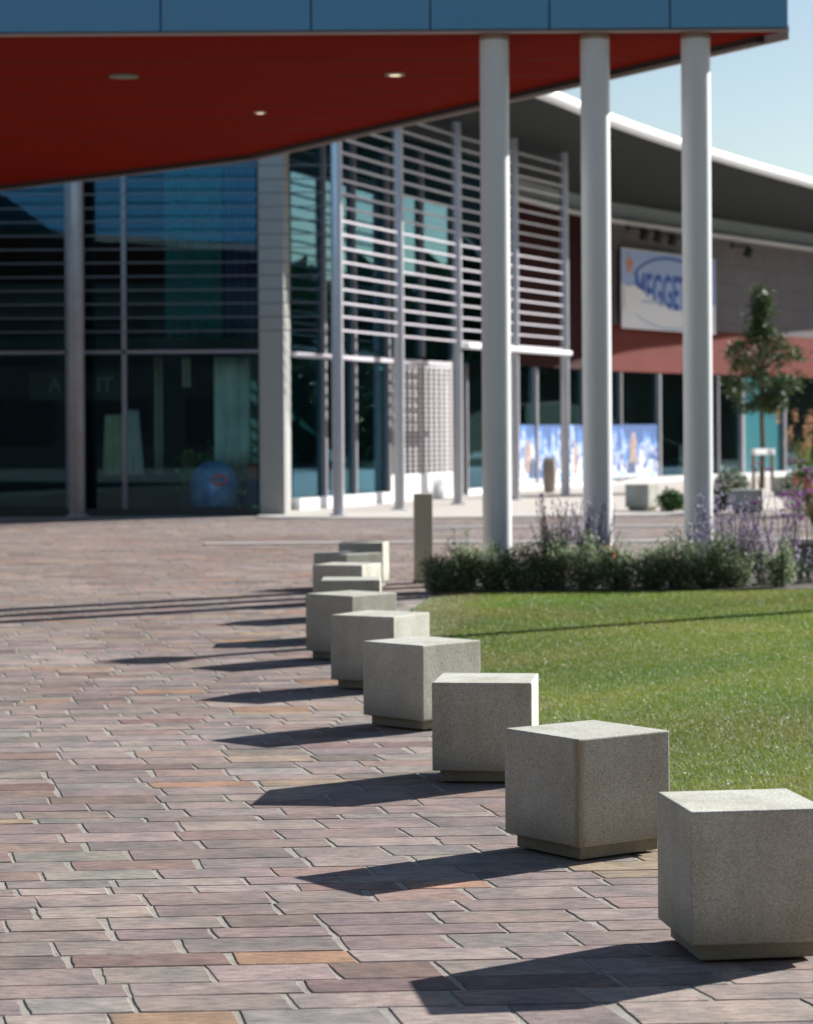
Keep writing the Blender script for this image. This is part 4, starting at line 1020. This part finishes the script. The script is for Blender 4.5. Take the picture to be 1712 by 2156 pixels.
# ------------------------------------------------------------------ grass
def grass():
    N = 270000
    mnx, mxx, mny, mxy = -.2, 4.6, 9.0, 24.0
    n_try = int(N * 1.9)
    P = np.stack([rng.uniform(mnx, mxx, n_try), mny + (mxy - mny) * rng.uniform(0, 1, n_try) ** 1.25], 1)
    # in view (plus a margin) and inside the lawn
    keep = (P[:, 0] < P[:, 1] * .19 + .35)
    ins = np.zeros(len(P), bool); poly = LAWN; j = len(poly) - 1
    for i in range(len(poly)):
        xi, yi = poly[i]; xj, yj = poly[j]
        cnd = ((yi > P[:, 1]) != (yj > P[:, 1]))
        with np.errstate(divide='ignore', invalid='ignore'):
            xx = (xj - xi) * (P[:, 1] - yi) / (yj - yi + 1e-12) + xi
        ins ^= cnd & (P[:, 0] < xx); j = i
    P = P[keep & ins]
    dist = np.full(len(P), 9.)
    for (ax, ay), (bx, by) in zip(LB[:-1], LB[1:]):
        ab = np.array([bx - ax, by - ay]); ap = P - np.array([ax, ay]); tt = np.clip((ap @ ab) / (ab @ ab), 0, 1)
        dist = np.minimum(dist, np.hypot(*(ap - tt[:, None] * ab).T))
    worn = .16 + .10 * np.sin(5 * P[:, 1]) + .25 * (P[:, 1] > 19.5)
    kp = (dist > worn * rng.random(len(P)) * 1.1)
    P = P[kp][:N]; dist = dist[kp][:N]; worn = worn[kp][:N]; n = len(P)
    h = rng.uniform(.010, .022, n); h[rng.random(n) < .04] *= 1.5
    wd = rng.uniform(.0014, .0030, n) * (P[:, 1] / 11) ** .6
    a = rng.uniform(0, 2 * np.pi, n); ln = rng.uniform(.2, 1.1, n) * h; la = rng.uniform(0, 2 * np.pi, n)
    z0 = .014
    V = np.zeros((n, 3, 3), np.float32)
    V[:, 0, 0] = P[:, 0] - wd * np.cos(a); V[:, 0, 1] = P[:, 1] - wd * np.sin(a); V[:, 0, 2] = z0
    V[:, 1, 0] = P[:, 0] + wd * np.cos(a); V[:, 1, 1] = P[:, 1] + wd * np.sin(a); V[:, 1, 2] = z0
    V[:, 2, 0] = P[:, 0] + ln * np.cos(la); V[:, 2, 1] = P[:, 1] + ln * np.sin(la); V[:, 2, 2] = z0 + h
    me = bpy.data.meshes.new('grass')
    me.vertices.add(n * 3); me.vertices.foreach_set('co', V.ravel())
    me.loops.add(n * 3); me.loops.foreach_set('vertex_index', np.arange(n * 3, dtype=np.int32))
    me.polygons.add(n); me.polygons.foreach_set('loop_start', np.arange(0, n * 3, 3, dtype=np.int32)); me.polygons.foreach_set('loop_total', np.full(n, 3, np.int32))
    me.update(calc_edges=True)
    x, y = P[:, 0], P[:, 1]
    pat = .5 + .22 * np.sin(1.7 * x + 2.3 * np.sin(.9 * y)) + .18 * np.sin(2.9 * y + 1.3 * x + 2 * np.sin(1.9 * x)) + .12 * np.sin(6.1 * x - 4.3 * y) + .1 * np.sin(9.7 * y + 5 * np.sin(3 * x))
    k = np.clip(pat + rng.normal(0, .28, n), 0, 1)[:, None]
    g1 = np.array([.12, .25, .020]); g2 = np.array([.31, .33, .045]); dry = np.array([.36, .30, .15])
    C = g1 * (1 - k) + g2 * k
    dm = rng.random(n) < .05 + .1 * (pat > .8) + .5 * (dist < worn * 1.2); C[dm] = dry * rng.uniform(.6, 1.2, (dm.sum(), 1))
    C = C * rng.uniform(.8, 1.2, (n, 1)) * (.90 + .16 * np.sin(1.1 * x - .8 * y + 1.5 * np.sin(.7 * y)))[:, None]
    at_ = me.attributes.new('tint', 'FLOAT_COLOR', 'FACE')
    at_.data.foreach_set('color', np.concatenate([C, np.ones((n, 1))], 1).astype(np.float32).ravel())
    me.materials.append(M['grass'])
    o = bpy.data.objects.new('grass', me); COL.objects.link(o)
    tag(o, 'short sunlit mown grass with yellowish patches right of the cube seats', 'grass', kind='stuff')
    # small white clover heads and dry specks
    mb = MB()
    for _ in range(260):
        i = int(rng.integers(n)); cx, cy = P[i]; s_ = rng.uniform(.004, .008); z = .035
        mb.poly([(cx - s_, cy, z), (cx, cy - s_, z + .003), (cx + s_, cy, z), (cx, cy + s_, z + .006)], (.62, .62, .55))
        mb.poly([(cx - s_, cy, z - .002), (cx + s_, cy, z - .002), (cx, cy, z + s_)], (.62, .62, .55))
    q = mb.build('clover', M['flower']); tag(q, 'tiny white clover heads and specks scattered in the grass', 'clover', kind='stuff')
grass()
